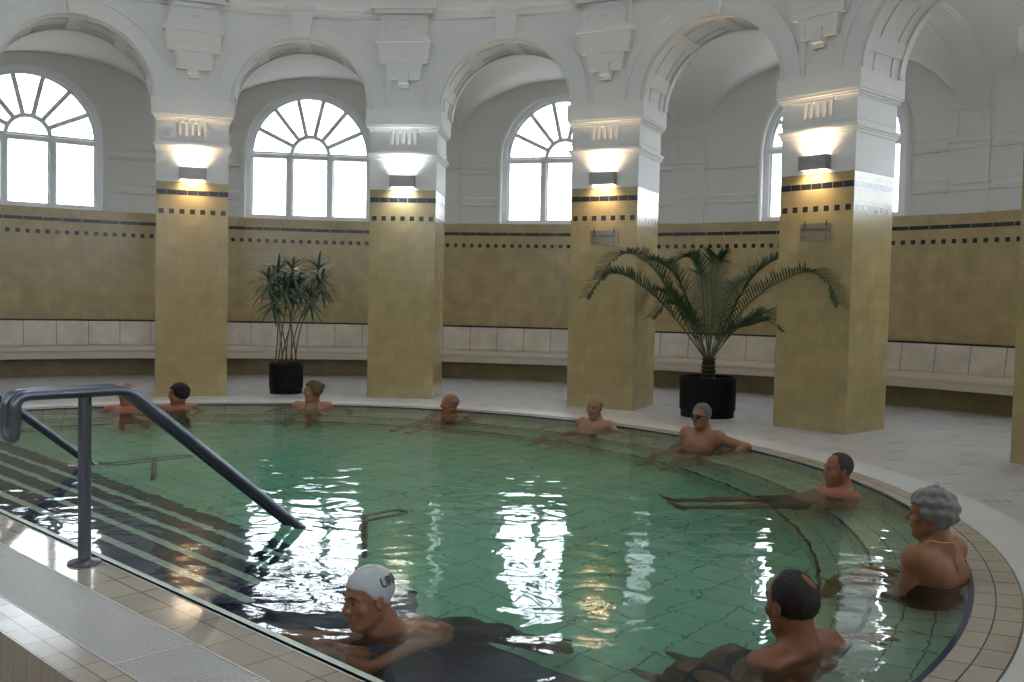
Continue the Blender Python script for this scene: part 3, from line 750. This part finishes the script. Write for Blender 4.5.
FR = [([(-40, 46, -.35), (-76, 76, -.75), (-98, 78, -1.0), (-112, 58, -1.3)], 1), ([(-30, 44, 0), (-54, 84, -.1), (-76, 100, -.6), (-93, 92, -.95), (-100, 77, -1.2)], 2),
      ([(-18, 45, .3), (-38, 84, .5), (-60, 98, .8), (-80, 96, 1.0)], 3), ([(4, 45, .1), (6, 80, .15), (13, 103, .2)], 4), ([(-6, 45, -.1), (-10, 80, -.15), (-22, 98, -.3), (-36, 92, -.5)], 5),
      ([(20, 44, .3), (42, 82, .5), (64, 100, .7), (80, 108, .8)], 6), ([(26, 42, -.3), (54, 70, -.7), (83, 83, -1.2), (100, 73, -1.5), (107, 56, -1.7)], 7),
      ([(22, 24, .2), (44, 40, .3), (60, 44, .5), (78, 38, .8)], 8), ([(-14, 26, -.2), (-26, 46, -.3), (-40, 52, -.45), (-52, 40, -.6)], 9),
      ([(12, 40, .4), (22, 70, .8), (34, 80, 1.2)], 10), ([(2, 46, -.2), (0, 84, -.3), (4, 98, -.5), (10, 92, -.8)], 11), ([(16, 24, -.2), (40, 34, -.4), (54, 38, -.6), (66, 30, -.8)], 12),
      ([(-20, 34, .3), (-44, 62, .6), (-58, 66, .9)], 13), ([(-2, 40, .5), (-6, 76, .9), (-18, 88, 1.3)], 14)]
for pts, sd in FR: frond(pts, sd)
# ================================================================ PEOPLE (signed distance bodies -> one continuous surface)
class SDF:
    def __init__(s): s.ops = []
    def cap(s, a, b_, r0, r1=None, k=.02, sub=False): s.ops.append(('c', np.array(a, float), np.array(b_, float), r0, r0 if r1 is None else r1, k, sub)); return s
    def ell(s, c, r, k=.02, R=None, sub=False): s.ops.append(('e', np.array(c, float), np.array(r, float), np.eye(3) if R is None else np.array(R, float), k, sub)); return s
    def bbox(s):
        lo = np.full(3, 1e9); hi = -lo
        for o in s.ops:
            if o[-1]: continue
            if o[0] == 'c':
                m = max(o[3], o[4]); lo = np.minimum(lo, np.minimum(o[1], o[2]) - m); hi = np.maximum(hi, np.maximum(o[1], o[2]) + m)
            else: m = max(o[2]); lo = np.minimum(lo, o[1] - m); hi = np.maximum(hi, o[1] + m)
        return lo - .03, hi + .03
    def grid(s, h, lo=None, hi=None):
        if lo is None: lo, hi = s.bbox()
        n = np.ceil((hi - lo) / h).astype(int) + 1
        D = np.full(tuple(n), .2, np.float32)
        for o in s.ops:
            if o[0] == 'c': m = max(o[3], o[4]); l = np.minimum(o[1], o[2]) - m; u = np.maximum(o[1], o[2]) + m
            else: m = max(o[2]); l = o[1] - m; u = o[1] + m
            pad = .05; i0 = np.maximum(0, np.floor((l - pad - lo) / h).astype(int)); i1 = np.minimum(n, np.ceil((u + pad - lo) / h).astype(int) + 1)
            if (i1 <= i0).any(): continue
            ax = [lo[a] + h * np.arange(i0[a], i1[a]) for a in range(3)]
            X = np.stack(np.meshgrid(*ax, indexing='ij'), -1).astype(np.float32)
            if o[0] == 'c':
                a, b_, r0, r1 = o[1:5]; ba = b_ - a; t = np.clip(((X - a) @ ba) / max(1e-9, ba @ ba), 0, 1)
                d = np.linalg.norm(X - a - t[..., None] * ba, axis=-1) - (r0 + (r1 - r0) * t)
            else:
                c, r, R = o[1:4]; q = (X - c) @ R; k0 = np.linalg.norm(q / r, axis=-1); k1 = np.linalg.norm(q / (r * r), axis=-1) + 1e-9
                d = k0 * (k0 - 1) / k1
                d = np.where(k0 < 1e-4, -min(r), d)
            sl = tuple(slice(i0[a], i1[a]) for a in range(3)); c0 = D[sl]; k = o[-2]
            if o[-1]:
                hh = np.clip(.5 - .5 * (c0 + d) / k, 0, 1); D[sl] = c0 * (1 - hh) + (-d) * hh + k * hh * (1 - hh)
            else:
                hh = np.clip(.5 + .5 * (c0 - d) / k, 0, 1); D[sl] = c0 * (1 - hh) + d * hh - k * hh * (1 - hh)
        return D, lo
def nets(D, lo, h, name, mat, parent=None, smooth_it=2):
    """naive surface nets"""
    S = D < 0; nx, ny, nz = D.shape
    cor = [(i, j, k) for i in (0, 1) for j in (0, 1) for k in (0, 1)]
    def sub(A, c): return A[c[0]:nx - 1 + c[0], c[1]:ny - 1 + c[1], c[2]:nz - 1 + c[2]]
    cnt = sum(sub(S, c).astype(np.int8) for c in cor); act = (cnt > 0) & (cnt < 8)
    idx = np.full(act.shape, -1, np.int64); ids = np.argwhere(act); idx[act] = np.arange(len(ids))
    acc = np.zeros((len(ids), 3)); w_ = np.zeros(len(ids))
    I = ids[:, 0], ids[:, 1], ids[:, 2]
    for c in cor:
        for a in range(3):
            if c[a]: continue
            c2_ = list(c); c2_[a] = 1
            d0 = D[I[0] + c[0], I[1] + c[1], I[2] + c[2]]; d1 = D[I[0] + c2_[0], I[1] + c2_[1], I[2] + c2_[2]]
            m = (d0 < 0) != (d1 < 0); t = np.where(m, d0 / np.where(m, d0 - d1, 1), 0)
            p = np.array(c, float)[None, :].repeat(len(ids), 0); p[:, a] = t; acc[m] += p[m]; w_[m] += 1
    V = lo + h * (ids + acc / w_[:, None])
    F = []
    for a in range(3):
        b_, c_ = (a + 1) % 3, (a + 2) % 3
        sl0 = [slice(None)] * 3; sl1 = [slice(None)] * 3; sl0[a] = slice(0, -1); sl1[a] = slice(1, None)
        ch = S[tuple(sl0)] != S[tuple(sl1)]; e = np.argwhere(ch)
        e = e[(e[:, b_] > 0) & (e[:, c_] > 0) & (e[:, b_] < D.shape[b_] - 1) & (e[:, c_] < D.shape[c_] - 1)]
        if not len(e): continue
        q = []
        for (db, dc) in ((0, 0), (-1, 0), (-1, -1), (0, -1)):
            x = e.copy(); x[:, b_] += db; x[:, c_] += dc; q.append(idx[x[:, 0], x[:, 1], x[:, 2]])
        q = np.stack(q, 1); fl = S[e[:, 0], e[:, 1], e[:, 2]]; q[~fl] = q[~fl][:, ::-1]
        q = q[(q >= 0).all(1)]
        F.append(q)
    F = np.concatenate(F)
    me = bpy.data.meshes.new(name); me.from_pydata(V.tolist(), [], F.tolist()); me.materials.append(mat)
    bm = bmesh.new(); bm.from_mesh(me)
    for _ in range(smooth_it): bmesh.ops.smooth_vert(bm, verts=bm.verts, factor=.5, use_axis_x=True, use_axis_y=True, use_axis_z=True)
    bmesh.ops.recalc_face_normals(bm, faces=bm.faces); bm.to_mesh(me); bm.free()
    me.polygons.foreach_set('use_smooth', [True] * len(me.polygons))
    o = bpy.data.objects.new(name, me); COL.objects.link(o)
    if parent is not None: o.parent = parent; o.matrix_parent_inverse = parent.matrix_world.inverted()
    return o
def unit(v): v = np.array(v, float); return v / np.linalg.norm(v)
def head_ops(S, H, Rm, nose=1.0, jaw=1.0, ks=1.0):
    """Rm columns: right, forward, up. H: centre of the head"""
    def W(p): return H + Rm @ np.array(p)
    S.ell(W((0, -.012, .035)), (.076, .097, .088), .02, Rm)
    S.ell(W((0, .026, -.03)), (.060 * jaw, .066, .085), .03, Rm)
    S.cap(W((-.045 * jaw, -.005, -.055)), W((-.018, .055, -.098)), .022, .018, .025); S.cap(W((.045 * jaw, -.005, -.055)), W((.018, .055, -.098)), .022, .018, .025)
    S.ell(W((0, .068, -.100)), (.022, .018, .016), .02, Rm)
    for s in (-1, 1):
        S.ell(W((s * .046, .058, -.022)), (.02, .018, .018), .02, Rm)           # cheekbone
        S.cap(W((s * .012, .086, .030)), W((s * .045, .068, .028)), .009, .008, .012)  # brow
        S.ell(W((s * .032, .092, .010)), (.016, .012, .010), .014, Rm, True)      # socket
        S.ell(W((s * .031, .072, .009)), (.014, .014, .012), .004, Rm)            # lid
        S.ell(W((s * .079, -.008, -.004)), (.008, .020, .032), .006, Rm)          # ear
        S.ell(W((s * .086, .002, -.002)), (.005, .009, .014), .006, Rm, True)
    S.cap(W((0, .086, .020)), W((0, .108 * (.5 + .5 * nose), -.022)), .008, .012, .012)
    for s in (-1, 1): S.ell(W((s * .012, .094, -.028)), (.009, .011, .008), .008, Rm)
    S.cap(W((-.017, .084, -.054)), W((.017, .084, -.054)), .007, .007, .008); S.cap(W((-.015, .082, -.066)), W((.015, .082, -.066)), .008, .008, .008)
    S.cap(W((-.022, .094, -.060)), W((.022, .094, -.060)), .0022, .0022, .004, True)
def hand_ops(S, wr, fwd, palm_n, side, curl=.35, scale=1.0):
    """wr wrist, fwd direction of the fingers, palm_n palm normal (towards which fingers curl), side +1: thumb on fwd x palm_n side"""
    f = unit(fwd); nn = unit(np.array(palm_n) - f * np.dot(palm_n, f)); s_ = np.cross(f, nn) * side
    k = scale
    S.cap(wr, wr + f * .035 * k, .024, .027, .02)
    for q in (-.028, -.010, .010, .028): S.cap(wr + f * .02 * k + s_ * q * .6, wr + f * .085 * k + s_ * q, .014, .0125, .010)
    for q, L in ((-.030, .060), (-.010, .074), (.010, .080), (.030, .070)):
        p = wr + f * .088 * k + s_ * q; d = f.copy(); rr_ = .0095
        for j, sgl in enumerate((.45, .32, .23)):
            ca = curl * (j * .9 + .35); d = unit(f * math.cos(ca) + nn * math.sin(ca) + s_ * q * 1.2)
            p2 = p + d * L * sgl * k; S.cap(p, p2, rr_, rr_ * .92, .004); p = p2; rr_ *= .92
    p = wr + f * .02 * k + s_ * .026; p2 = wr + f * .055 * k + s_ * .055 + nn * .01; p3 = wr + f * .088 * k + s_ * .066 + nn * .015
    S.cap(p, p2, .014, .0115, .01); S.cap(p2, p3, .011, .009, .005)
def limb_arm(S, sh, el, wr, k=1.0):
    S.ell(sh, (.058 * k, .058 * k, .055 * k), .04); S.cap(sh, el, .047 * k, .038 * k, .03); 
    S.cap(el, el + (wr - el) * .3, .039 * k, .039 * k, .02); S.cap(el + (wr - el) * .3, wr, .038 * k, .026 * k, .02)
def limb_leg(S, hp, kn, an, toe, k=1.0):
    S.cap(hp, kn, .085 * k, .054 * k, .04); S.ell(kn, (.056 * k,) * 3, .02)
    m = kn + (an - kn) * .3; S.cap(kn, m, .050 * k, .054 * k, .03); S.cap(m, an, .054 * k, .034 * k, .03)
    d = unit(toe); S.cap(an - d * .03 + 0, an + d * .02, .034, .036, .02); S.cap(an + d * .02, an + d * .15, .034, .022, .03); S.cap(an + d * .13, an + d * .19, .024, .014, .01)
def torso_ops(S, C7, PV, ls, rs, lh, rh, fwd, k=1.0, fat=0.0, bust=0.0):
    up_ = unit(C7 - PV); f = unit(fwd - up_ * np.dot(fwd, up_)); r_ = np.cross(f, up_)
    Rm = np.stack([r_, f, up_], 1)
    ch = C7 + (PV - C7) * .36; ab = C7 + (PV - C7) * .70
    S.ell(ch, (.158 * k, .108 * k, .185), .05, Rm); S.ell(ab + f * .012, (.138 * k + fat * .3, .105 * k + fat, .15), .06, Rm)
    S.ell(PV, (.158 * k + fat * .2, .112 * k, .115), .06, Rm)
    for s in (ls, rs):
        S.cap(C7 - up_ * .01, s + up_ * .01, .044, .046, .05); S.cap(ch + (s - ch) * .4, s, .09 * k, .055, .05)
    for sg in (-1, 1):
        S.ell(ch + f * (.072 + bust * .25) + r_ * sg * .072 + up_ * .02, (.062, .034 + bust, .052), .035, Rm)
        S.ell(ch - f * .085 + r_ * sg * .08 + up_ * .03, (.055, .03, .08), .04, Rm)
    S.cap(C7 - f * .085 - up_ * .06, PV - f * .10 + up_ * .05, .004, .004, .02, True)
    S.cap(ls, rs, .035, .035, .05)
    return Rm
def person(label, H, look, C7, PV, sh, el, wr, hip, kn, an, toe, fwd, hstyle, hcol, skc, suit, suitc, vox, hands, fat=.0, k=1.0, jaw=1.0, bust=0, tilt=0.0, extra=None, group=None, scl=1.14):
    A = lambda v: np.array(v, float)
    SCL = scl
    H, C7, PV = A(H), A(C7), A(PV); sh, el, wr, hip, kn, an, toe = [[A(q) for q in x] for x in (sh, el, wr, hip, kn, an, toe)]
    f = unit((look[0], look[1], look[2] if len(look) > 2 else 0)); r_ = unit(np.cross(f, (0, 0, 1))); u_ = np.cross(r_, f)
    if tilt: c_, s_ = math.cos(tilt), math.sin(tilt); r_, u_ = r_ * c_ + u_ * s_, u_ * c_ - r_ * s_
    Rh = np.stack([r_, f, u_], 1)
    S = SDF()
    Rt = torso_ops(S, C7, PV, sh[0], sh[1], hip[0], hip[1], A(fwd), k, fat, bust)
    nb = H + Rh @ A((0, -.035, -.055))
    S.cap(nb, C7 + (H - C7) * .05, .052 * jaw, .060, .03); S.cap(H + Rh @ A((0, .01, -.09)), C7 + Rt[:, 1] * .05 - A((0, 0, .01)), .04, .05, .03)
    for i in (0, 1): limb_arm(S, sh[i], el[i], wr[i], k); limb_leg(S, hip[i], kn[i], an[i], toe[i], k)
    for i, hd in enumerate(hands): hand_ops(S, wr[i], *hd)
    body_only = len(S.ops)
    head_ops(S, H, Rh, jaw=jaw)
    D, lo = S.grid(vox)
    loc = Vector((PV[0], PV[1], PV[2]))
    t = thing('person', label, 'person', loc, 0, group)
    sm = skin('skin_tone', skc)
    nets(D, lo, vox, 'body', sm, t, 1)
    W = lambda p: H + Rh @ A(p)
    # clothing: shell around the body inside a region
    if suit:
        n = D.shape; X = np.stack(np.meshgrid(*[lo[a] + vox * np.arange(n[a]) for a in range(3)], indexing='ij'), -1)
        q = (X - PV) @ Rt; L = np.linalg.norm(C7 - PV)
        top = {'trunks': .10, 'suit': L - .20, 'bikini': .04}[suit]
        dh = np.full(D.shape, 1e3)
        for i in (0, 1):
            v = kn[i] - hip[i]; lv = np.linalg.norm(v); tt = ((X - hip[i]) @ v) / lv
            ext = {'trunks': .20, 'suit': .03, 'bikini': .0}[suit]
            dl = np.linalg.norm(X - hip[i] - (np.clip(tt / lv, 0, 1))[..., None] * v, axis=-1) - .115
            dh = np.minimum(dh, np.maximum(dl, tt - ext))
        reg = np.maximum(np.maximum(q[..., 2] - top, -q[..., 2] - .16), np.abs(q[..., 0]) - .185 - fat)
        rad = np.maximum(reg, -1); reg = np.minimum(np.maximum(rad, np.abs(q[..., 1]) - .2), dh)
        # keep arms out of the suit
        for i in (0, 1):
            for a_, b2 in ((sh[i], el[i]), (el[i], wr[i])):
                ba = b2 - a_; tt = np.clip(((X - a_) @ ba) / (ba @ ba), 0, 1); da = np.linalg.norm(X - a_ - tt[..., None] * ba, axis=-1) - .056
                reg = np.maximum(reg, -da)
        if suit == 'bikini':
            b1 = np.maximum(np.abs(q[..., 2] - L * .60) - .045, np.abs(q[..., 0]) - .17); reg = np.minimum(reg, np.maximum(b1, np.abs(q[..., 1]) - .2))
        Sd = np.maximum(D - .006, reg).astype(np.float32)
        if (Sd < 0).any(): nets(Sd, lo, vox, 'swimsuit' if suit != 'trunks' else 'swim_trunks', plain('swimwear_cloth', suitc, .6), t, 1)
    # hair
    if hstyle:
        h = .005; ext = A((.15, .17, .17)); glo = H - ext; nn = np.ceil(2 * ext / h).astype(int)
        X = np.stack(np.meshgrid(*[glo[a] + h * np.arange(nn[a]) for a in range(3)], indexing='ij'), -1); q = (X - H) @ Rh
        th = {'short': .006, 'rim': .007, 'receding': .006, 'full': .024, 'bob': .020, 'bun': .014, 'cap': .006}[hstyle]
        r = A((.076, .097, .088)) + th; c = A((0, -.012 - (.006 if th > .01 else 0), .035)); p = q - c
        k0 = np.linalg.norm(p / r, axis=-1); k1 = np.linalg.norm(p / (r * r), axis=-1) + 1e-9; d = k0 * (k0 - 1) / k1
        y, z, x = q[..., 1], q[..., 2], np.abs(q[..., 0])
        hl = {'short': ([-.12, -.05, -.02, .02, .045, .08], [-.06, -.055, -.03, .015, .07, .085]),
              'rim': ([-.12, -.05, -.02, .02, .045, .08], [-.055, -.05, -.03, .02, .2, .3]),
              'receding': ([-.12, -.05, -.02, .015, .03, .06], [-.085, -.06, -.035, .0, .09, .12]),
              'full': ([-.14, -.06, -.02, .02, .05, .1], [-.10, -.09, -.03, .015, .065, .07]),
              'bob': ([-.14, -.06, -.01, .025, .05, .1], [-.12, -.115, -.06, -.01, .065, .07]),
              'bun': ([-.14, -.06, -.02, .02, .05, .1], [-.06, -.05, -.01, .03, .075, .08]),
              'cap': ([-.14, -.06, -.02, .02, .05, .1], [-.045, -.035, -.012, .02, .055, .062])}[hstyle]
        if hstyle != 'cap':
            jt = .004 * (np.sin(q[..., 0] * 210 + 2 * np.sin(y * 90)) + np.sin(y * 170 + 1.7)); z = z + jt
            d = d + .0012 * (np.sin(q[..., 0] * 330 + np.sin(z * 120) * 2) + np.sin(y * 290 + z * 150))
        d = np.maximum(d, np.interp(y, *hl) - z)
        if hstyle == 'rim': d = np.maximum(d, z - .055 - .01 * (y < -.06))
        if hstyle == 'receding':
            for s in (-1, 1): d = np.maximum(d, .045 - np.linalg.norm(q - A((s * .045, .065, .11)), axis=-1))
            d = np.maximum(d, .040 - np.linalg.norm(q - A((.032, -.075, .112)), axis=-1))
        if hstyle in ('full', 'bob'):   # loose curls / strands
            ph = q * (95 if hstyle == 'full' else 60)
            d = d + (.0045 if hstyle == 'full' else .0025) * (np.sin(ph[..., 0] + 1.3 * np.sin(ph[..., 2] * .7)) * np.sin(ph[..., 1] * .9 + .6) + np.sin(ph[..., 2] * 1.1 + ph[..., 0] * .4))
        if hstyle == 'bun': d = np.minimum(d, np.linalg.norm((q - A((0, -.118, .062))) / A((1.1, .9, 1)), axis=-1) - .034)
        ho = nets(d.astype(np.float32), glo, h, 'swim_cap' if hstyle == 'cap' else 'hair', plain('hair_or_cap', hcol, .35 if hstyle == 'cap' else .8, noise=.35 if hstyle != 'cap' else .05, nscale=60), t, 2)
        if hstyle == 'cap':
            # dark lettering wrapped on the cap's rear left side
            cu = bpy.data.curves.new('cap_lettering', 'FONT'); cu.body = 'URIA'; cu.size = .05; cu.offset = .0012; cu.align_x = 'CENTER'; cu.extrude = .0004; cu.resolution_u = 3
            to = bpy.data.objects.new('tmp', cu); COL.objects.link(to); dg = bpy.context.evaluated_depsgraph_get(); me = bpy.data.meshes.new_from_object(to.evaluated_get(dg)); bpy.data.objects.remove(to)
            for v_ in me.vertices:
                th_ = -2.2 - v_.co.x / .095; zz_ = .055 + v_.co.y
                zc_ = (zz_ - .035) / (.088 + .0085); rr_ = math.sqrt(max(0, 1 - zc_ * zc_))
                pl = A((-(.076 + .0085) * rr_ * math.sin(-th_) , -.012 + (.097 + .0085) * rr_ * math.cos(th_), zz_))
                v_.co = Vector(W(pl))
            me.materials.clear(); me.materials.append(plain('cap_print', (.02, .03, .12), .4))
            lo_ = bpy.data.objects.new('cap_lettering', me); COL.objects.link(lo_); lo_.parent = ho; lo_.matrix_parent_inverse = ho.matrix_world.inverted()
    # eyes, brows, lips
    for s in (-1, 1):
        b = MB(); c = W((s * .031, .0795, .008)); b.lathe((0, 0, 0), [(.0085 * math.sin(q), .0085 * math.cos(q)) for q in lin(0, PI, 7)], 10)
        b.v = [tuple(np.array(v_) + c) for v_ in b.v]; b.build('eye', M['eye'], t, smooth=True)
        b = MB(); b.tube([Vector(W((s * .014, .0955, .030))), Vector(W((s * .03, .092, .035))), Vector(W((s * .047, .078, .031)))], [.003, .0035, .002], 6); b.build('eyebrow', M['brow_grey'] if hcol[0] > .12 and hstyle != 'cap' else M['brow_dark'], t, smooth=True)
    b = MB(); b.tube([Vector(W((-.023, .082, -.060))), Vector(W((-.008, .0905, -.057))), Vector(W((.008, .0905, -.057))), Vector(W((.023, .082, -.060)))], [.002, .0045, .0045, .002], 6); b.build('lips', M['lips'], t, smooth=True)
    if extra == 'glasses' or extra == 'sunglasses':
        mg = M['dark_lens']; b = MB()
        for s in (-1, 1):
            b.v_ = None
            c = W((s * .033, .104, .008)); 
            pts = [W((s * .033 + .027 * math.cos(q), .102 - .25 * abs(s * .033 + .027 * math.cos(q)) ** 1.2, .006 + .021 * math.sin(q))) for q in lin(0, 2 * PI, 17)[:-1]]
            ptb = [p_ - f * .004 for p_ in pts]
            b.quad(pts); b.quad(ptb)
            for i in range(16): b.quad([pts[i], pts[(i + 1) % 16], ptb[(i + 1) % 16], ptb[i]])
            b.tube([Vector(W((s * .060, .094, .012))), Vector(W((s * .082, .04, .012))), Vector(W((s * .086, -.01, .006)))], .003, 6)
        b.tube([Vector(W((-.01, .104, .012))), Vector(W((.01, .104, .012)))], .003, 6)
        b.build('sunglasses', mg, t)
    if extra == 'necklace':
        b = MB(); b.tube([Vector(C7 + Rt @ A((.075 * math.cos(q), .01 + .075 * math.sin(q), .035 + (-.05 * math.sin(q) if math.sin(q) > 0 else .0)))) for q in lin(0, 2 * PI, 25)[:-1]], .0016, 6, closed=True); b.build('necklace', 'gold', t)
    if extra == 'halter':
        b = MB()
        for s in (-1, 1):
            ch = C7 + (PV - C7) * .36
            b.tube([Vector(ch + Rt @ A((s * .07, .115, .03))), Vector(C7 + Rt @ A((s * .055, .075, -.01))), Vector(C7 + Rt @ A((s * .03, -.03, .055)))], .008, 6)
        b.build('strap', plain('green_strap', (.05, .16, .09), .6), t)
    Hv = Vector(H); t.matrix_world = Matrix.Translation(Hv) @ Matrix.Scale(SCL, 4) @ Matrix.Translation(-Hv) @ t.matrix_world
    return t
M['eye'] = plain('eye_dark', (.05, .035, .03), .2); M['brow_dark'] = plain('dark_eyebrow', (.05, .03, .02), .8); M['brow_grey'] = plain('grey_eyebrow', (.28, .25, .22), .8)
M['lips'] = plain('lips', (.28, .09, .07), .5); M['dark_lens'] = plain('dark_lens', (.006, .006, .008), .1); M['gold'] = plain('gold_chain', (.8, .6, .25), .25, metal=1)
def seated(label, hx, hy, hz, look, hstyle, hcol, skc, suit, suitc, vox=.008, arms='lap', recl=False, face=None, yh=.20, pzz=-.33, kf=.42, **kw):
    """a bather on the underwater seat; head centre at (hx,hy,hz); the body faces the pool centre"""
    H = np.array((hx, hy, hz)); f2 = unit((-hx, -hy, 0)) if face is None else unit((face[0], face[1], 0)); r2 = np.array((f2[1], -f2[0], 0))
    def Lc(x, y, z): return H * (1, 1, 0) + r2 * x + f2 * (y - yh) + np.array((0, 0, z))
    c7z = hz - .142; C7 = Lc(0, yh - .055, c7z)
    pz = pzz; dz = c7z - pz; Lt = .50
    if recl: pz = -.32; dz = c7z - pz; Lt = .52
    dy = math.sqrt(max(.0004, Lt * Lt - dz * dz)); py = yh - .055 + dy; PV = Lc(0, py, pz)
    shz = c7z - .048; shy = yh - .05 + .02
    sh = [Lc(-.178, shy, shz), Lc(.178, shy, shz)]
    hip = [PV - r2 * .088 + f2 * .02, PV + r2 * .088 + f2 * .02]
    if recl:
        kn = [Lc(-.10, py + .43, -.38), Lc(.11, py + .44, -.34)]; an = [Lc(-.07, py + .84, -.42), Lc(.10, py + .85, -.36)]; toe = [f2 * .5 + (0, 0, .85), f2 * .5 + (0, 0, .85)]
    else:
        kn = [Lc(-.13, py + kf, pz + .03), Lc(.13, py + kf, pz + .02)]; an = [Lc(-.12, py + kf + .12, -.655), Lc(.12, py + kf + .14, -.655)]; toe = [f2 + (0, 0, -.12), f2 + (0, 0, -.12)]
    dn = np.array((0, 0, -1.))
    el = [sh[0] + (-r2 * .08 + f2 * .05 + dn * .27), sh[1] + (r2 * .08 + f2 * .05 + dn * .27)]
    wr = [el[0] + unit(f2 * .8 + r2 * .35 + dn * .3) * .25, el[1] + unit(f2 * .8 - r2 * .35 + dn * .3) * .25]
    hands = [(f2 + r2 * .1, dn, -1, .3), (f2 - r2 * .1, dn, 1, .3)]
    if arms == 'wide':
        el = [sh[0] + (-r2 * .22 - f2 * .02 + dn * .17), sh[1] + (r2 * .22 - f2 * .02 + dn * .17)]
        wr = [el[0] + unit(f2 * .7 - r2 * .3 + dn * .25) * .25, el[1] + unit(f2 * .7 + r2 * .3 + dn * .25) * .25]
    if arms == 'left_prop':      # left elbow propped out on the rim, hand back in the water
        el[0] = sh[0] + (-r2 * .26 - f2 * .09 + dn * .065); wr[0] = el[0] + unit(f2 * .75 + r2 * .35 + dn * .38) * .25; hands[0] = (f2 + dn * .3, dn, -1, .4)
    if arms == 'right_rim':      # right arm laid out to the side towards the rim
        el[1] = sh[1] + (r2 * .07 + f2 * .17 + dn * .09); wr[1] = el[1] + unit(r2 * .45 - f2 * .75 - dn * .25) * .22; hands[1] = (r2 * .8 - f2 * .5 + dn * .1, dn, -1, .15)
    return person(label, H, look, C7, PV, sh, el, wr, hip, kn, an, toe, f2, hstyle, hcol, skc, suit, suitc, vox, hands, **kw)
SK1, SK2, SK3, SK4 = (.33, .145, .075), (.28, .12, .06), (.35, .175, .11), (.24, .095, .048)
NAVY, BLK = (.012, .016, .05), (.012, .012, .014)
seated('bald bather seen behind the handrail at the far left, head and shoulders above water', -2.40, 4.82, .18, (-.4, -1, 0), None, (.3, .2, .15), (.35, .12, .07), 'trunks', NAVY, .009)
seated('dark-haired bather looking left in front of the leftmost pillar', -1.82, 5.06, .165, (-1, -.25, 0), 'bob', (.014, .008, .006), SK2, 'suit', BLK, .009, k=.9)
seated('bather with tied-up light brown hair and green halter strap near the cane plant', -.11, 5.38, .21, (-1, -.25, 0), 'bun', (.11, .058, .028), SK1, 'bikini', (.05, .16, .09), .009, k=.9, extra='halter', arms='wide')
seated('bald bather sunk to the chin, beside the pillar with the cool lamp', 1.78, 5.04, .115, (-1, -.35, 0), 'rim', (.22, .15, .11), SK2, 'trunks', NAVY, .008, recl=True)
seated('bald elderly bather facing the camera, in front of the pillar left of the palm', 3.60, 4.00, .225, (-.55, -1, -.03), 'rim', (.2, .17, .15), SK3, 'trunks', NAVY, .008, arms='wide')
seated('grey-haired bather in dark sunglasses with one elbow propped on the rim', 4.64, 2.72, .30, (-.85, -.75, -.02), 'short', (.14, .13, .125), SK1, 'trunks', BLK, .007, arms='left_prop', extra='sunglasses', fat=.02, face=(-.72, -.68), k=1.08)
seated('balding dark-haired bather in profile, stretched out neck-deep below the palm side pillar', 5.29, .30, .165, (-1, -.12, -.02), 'receding', (.06, .05, .045), (.33, .135, .08), 'trunks', BLK, .007, recl=True, face=(-1, -.12))
seated('curly grey-haired bather with necklace at the right rim, seen from behind', 4.98, -2.12, .335, (-.9, .62, -.05), 'full', (.21, .205, .20), SK2, 'suit', BLK, .006, extra='necklace', face=(-.62, .78), k=1.02)
seated('dark-haired bather with a bald crown in the foreground, arm stretched to the rim', 3.85, -3.30, .175, (-.48, .88, -.06), 'receding', (.022, .014, .012), SK4, 'trunks', NAVY, .0055, arms='right_rim', face=(-.62, .78), fat=.015, k=1.12, pzz=-.44, kf=.24, scl=1.24)
# swimmer leaning on the edge
def w3(t_, n_, z_): p = TV * t_ + NV * n_; return np.array((p.x, p.y, z_))
H = np.array((1.965, -3.26, .155)); Hn = H
IS = lambda L_: [tuple(Hn + (np.array(p_) - Hn) / 1.14) for p_ in L_]
person('swimmer in a white cap and black swimsuit resting folded arms on the pool edge', H, (-.78, -.62, -.1),
       *IS([(2.08, -3.15, -.07), (2.38, -2.87, -.32)]), IS([w3(3.54, -1.08, -.11), w3(3.80, -.80, -.11)]),
       IS([w3(3.33, -1.28, -.085), w3(3.90, -1.24, -.10)]), IS([w3(3.63, -1.19, -.09), w3(3.69, -1.27, -.07)]),
       IS([w3(3.64, -.42, -.36), w3(3.81, -.36, -.36)]), IS([w3(3.70, -.12, -.70), w3(3.88, -.08, -.69)]), IS([w3(3.60, .16, -.98), w3(3.78, .20, -.98)]),
       [(-.2, .7, -.25), (-.2, .7, -.25)], (-.4, -.45, -.75), 'cap', (.44, .47, .48), (.28, .13, .075), 'suit', (.012, .014, .014), .0055,
       [(w3(1, .1, 0), (0, 0, -1), 1, .3), (w3(-1, -.1, .0), (0, 0, -1), -1, .3)], k=.92, bust=.01)
# ================================================================ WATER
b = MB()
top = [ARC(i, RPOOL + .004, ZW) for i in IDX]; bot = [Vector((p.x, p.y, ZFL - .15)) for p in top]
b.quad(top); b.quad(list(reversed(bot)))
for i in range(len(top)): j = (i + 1) % len(top); b.quad([top[i], top[j], bot[j], bot[i]])
o = b.build('pool_water', 'water'); tag(o, 'clear green water filling the round pool', 'water', kind='stuff')
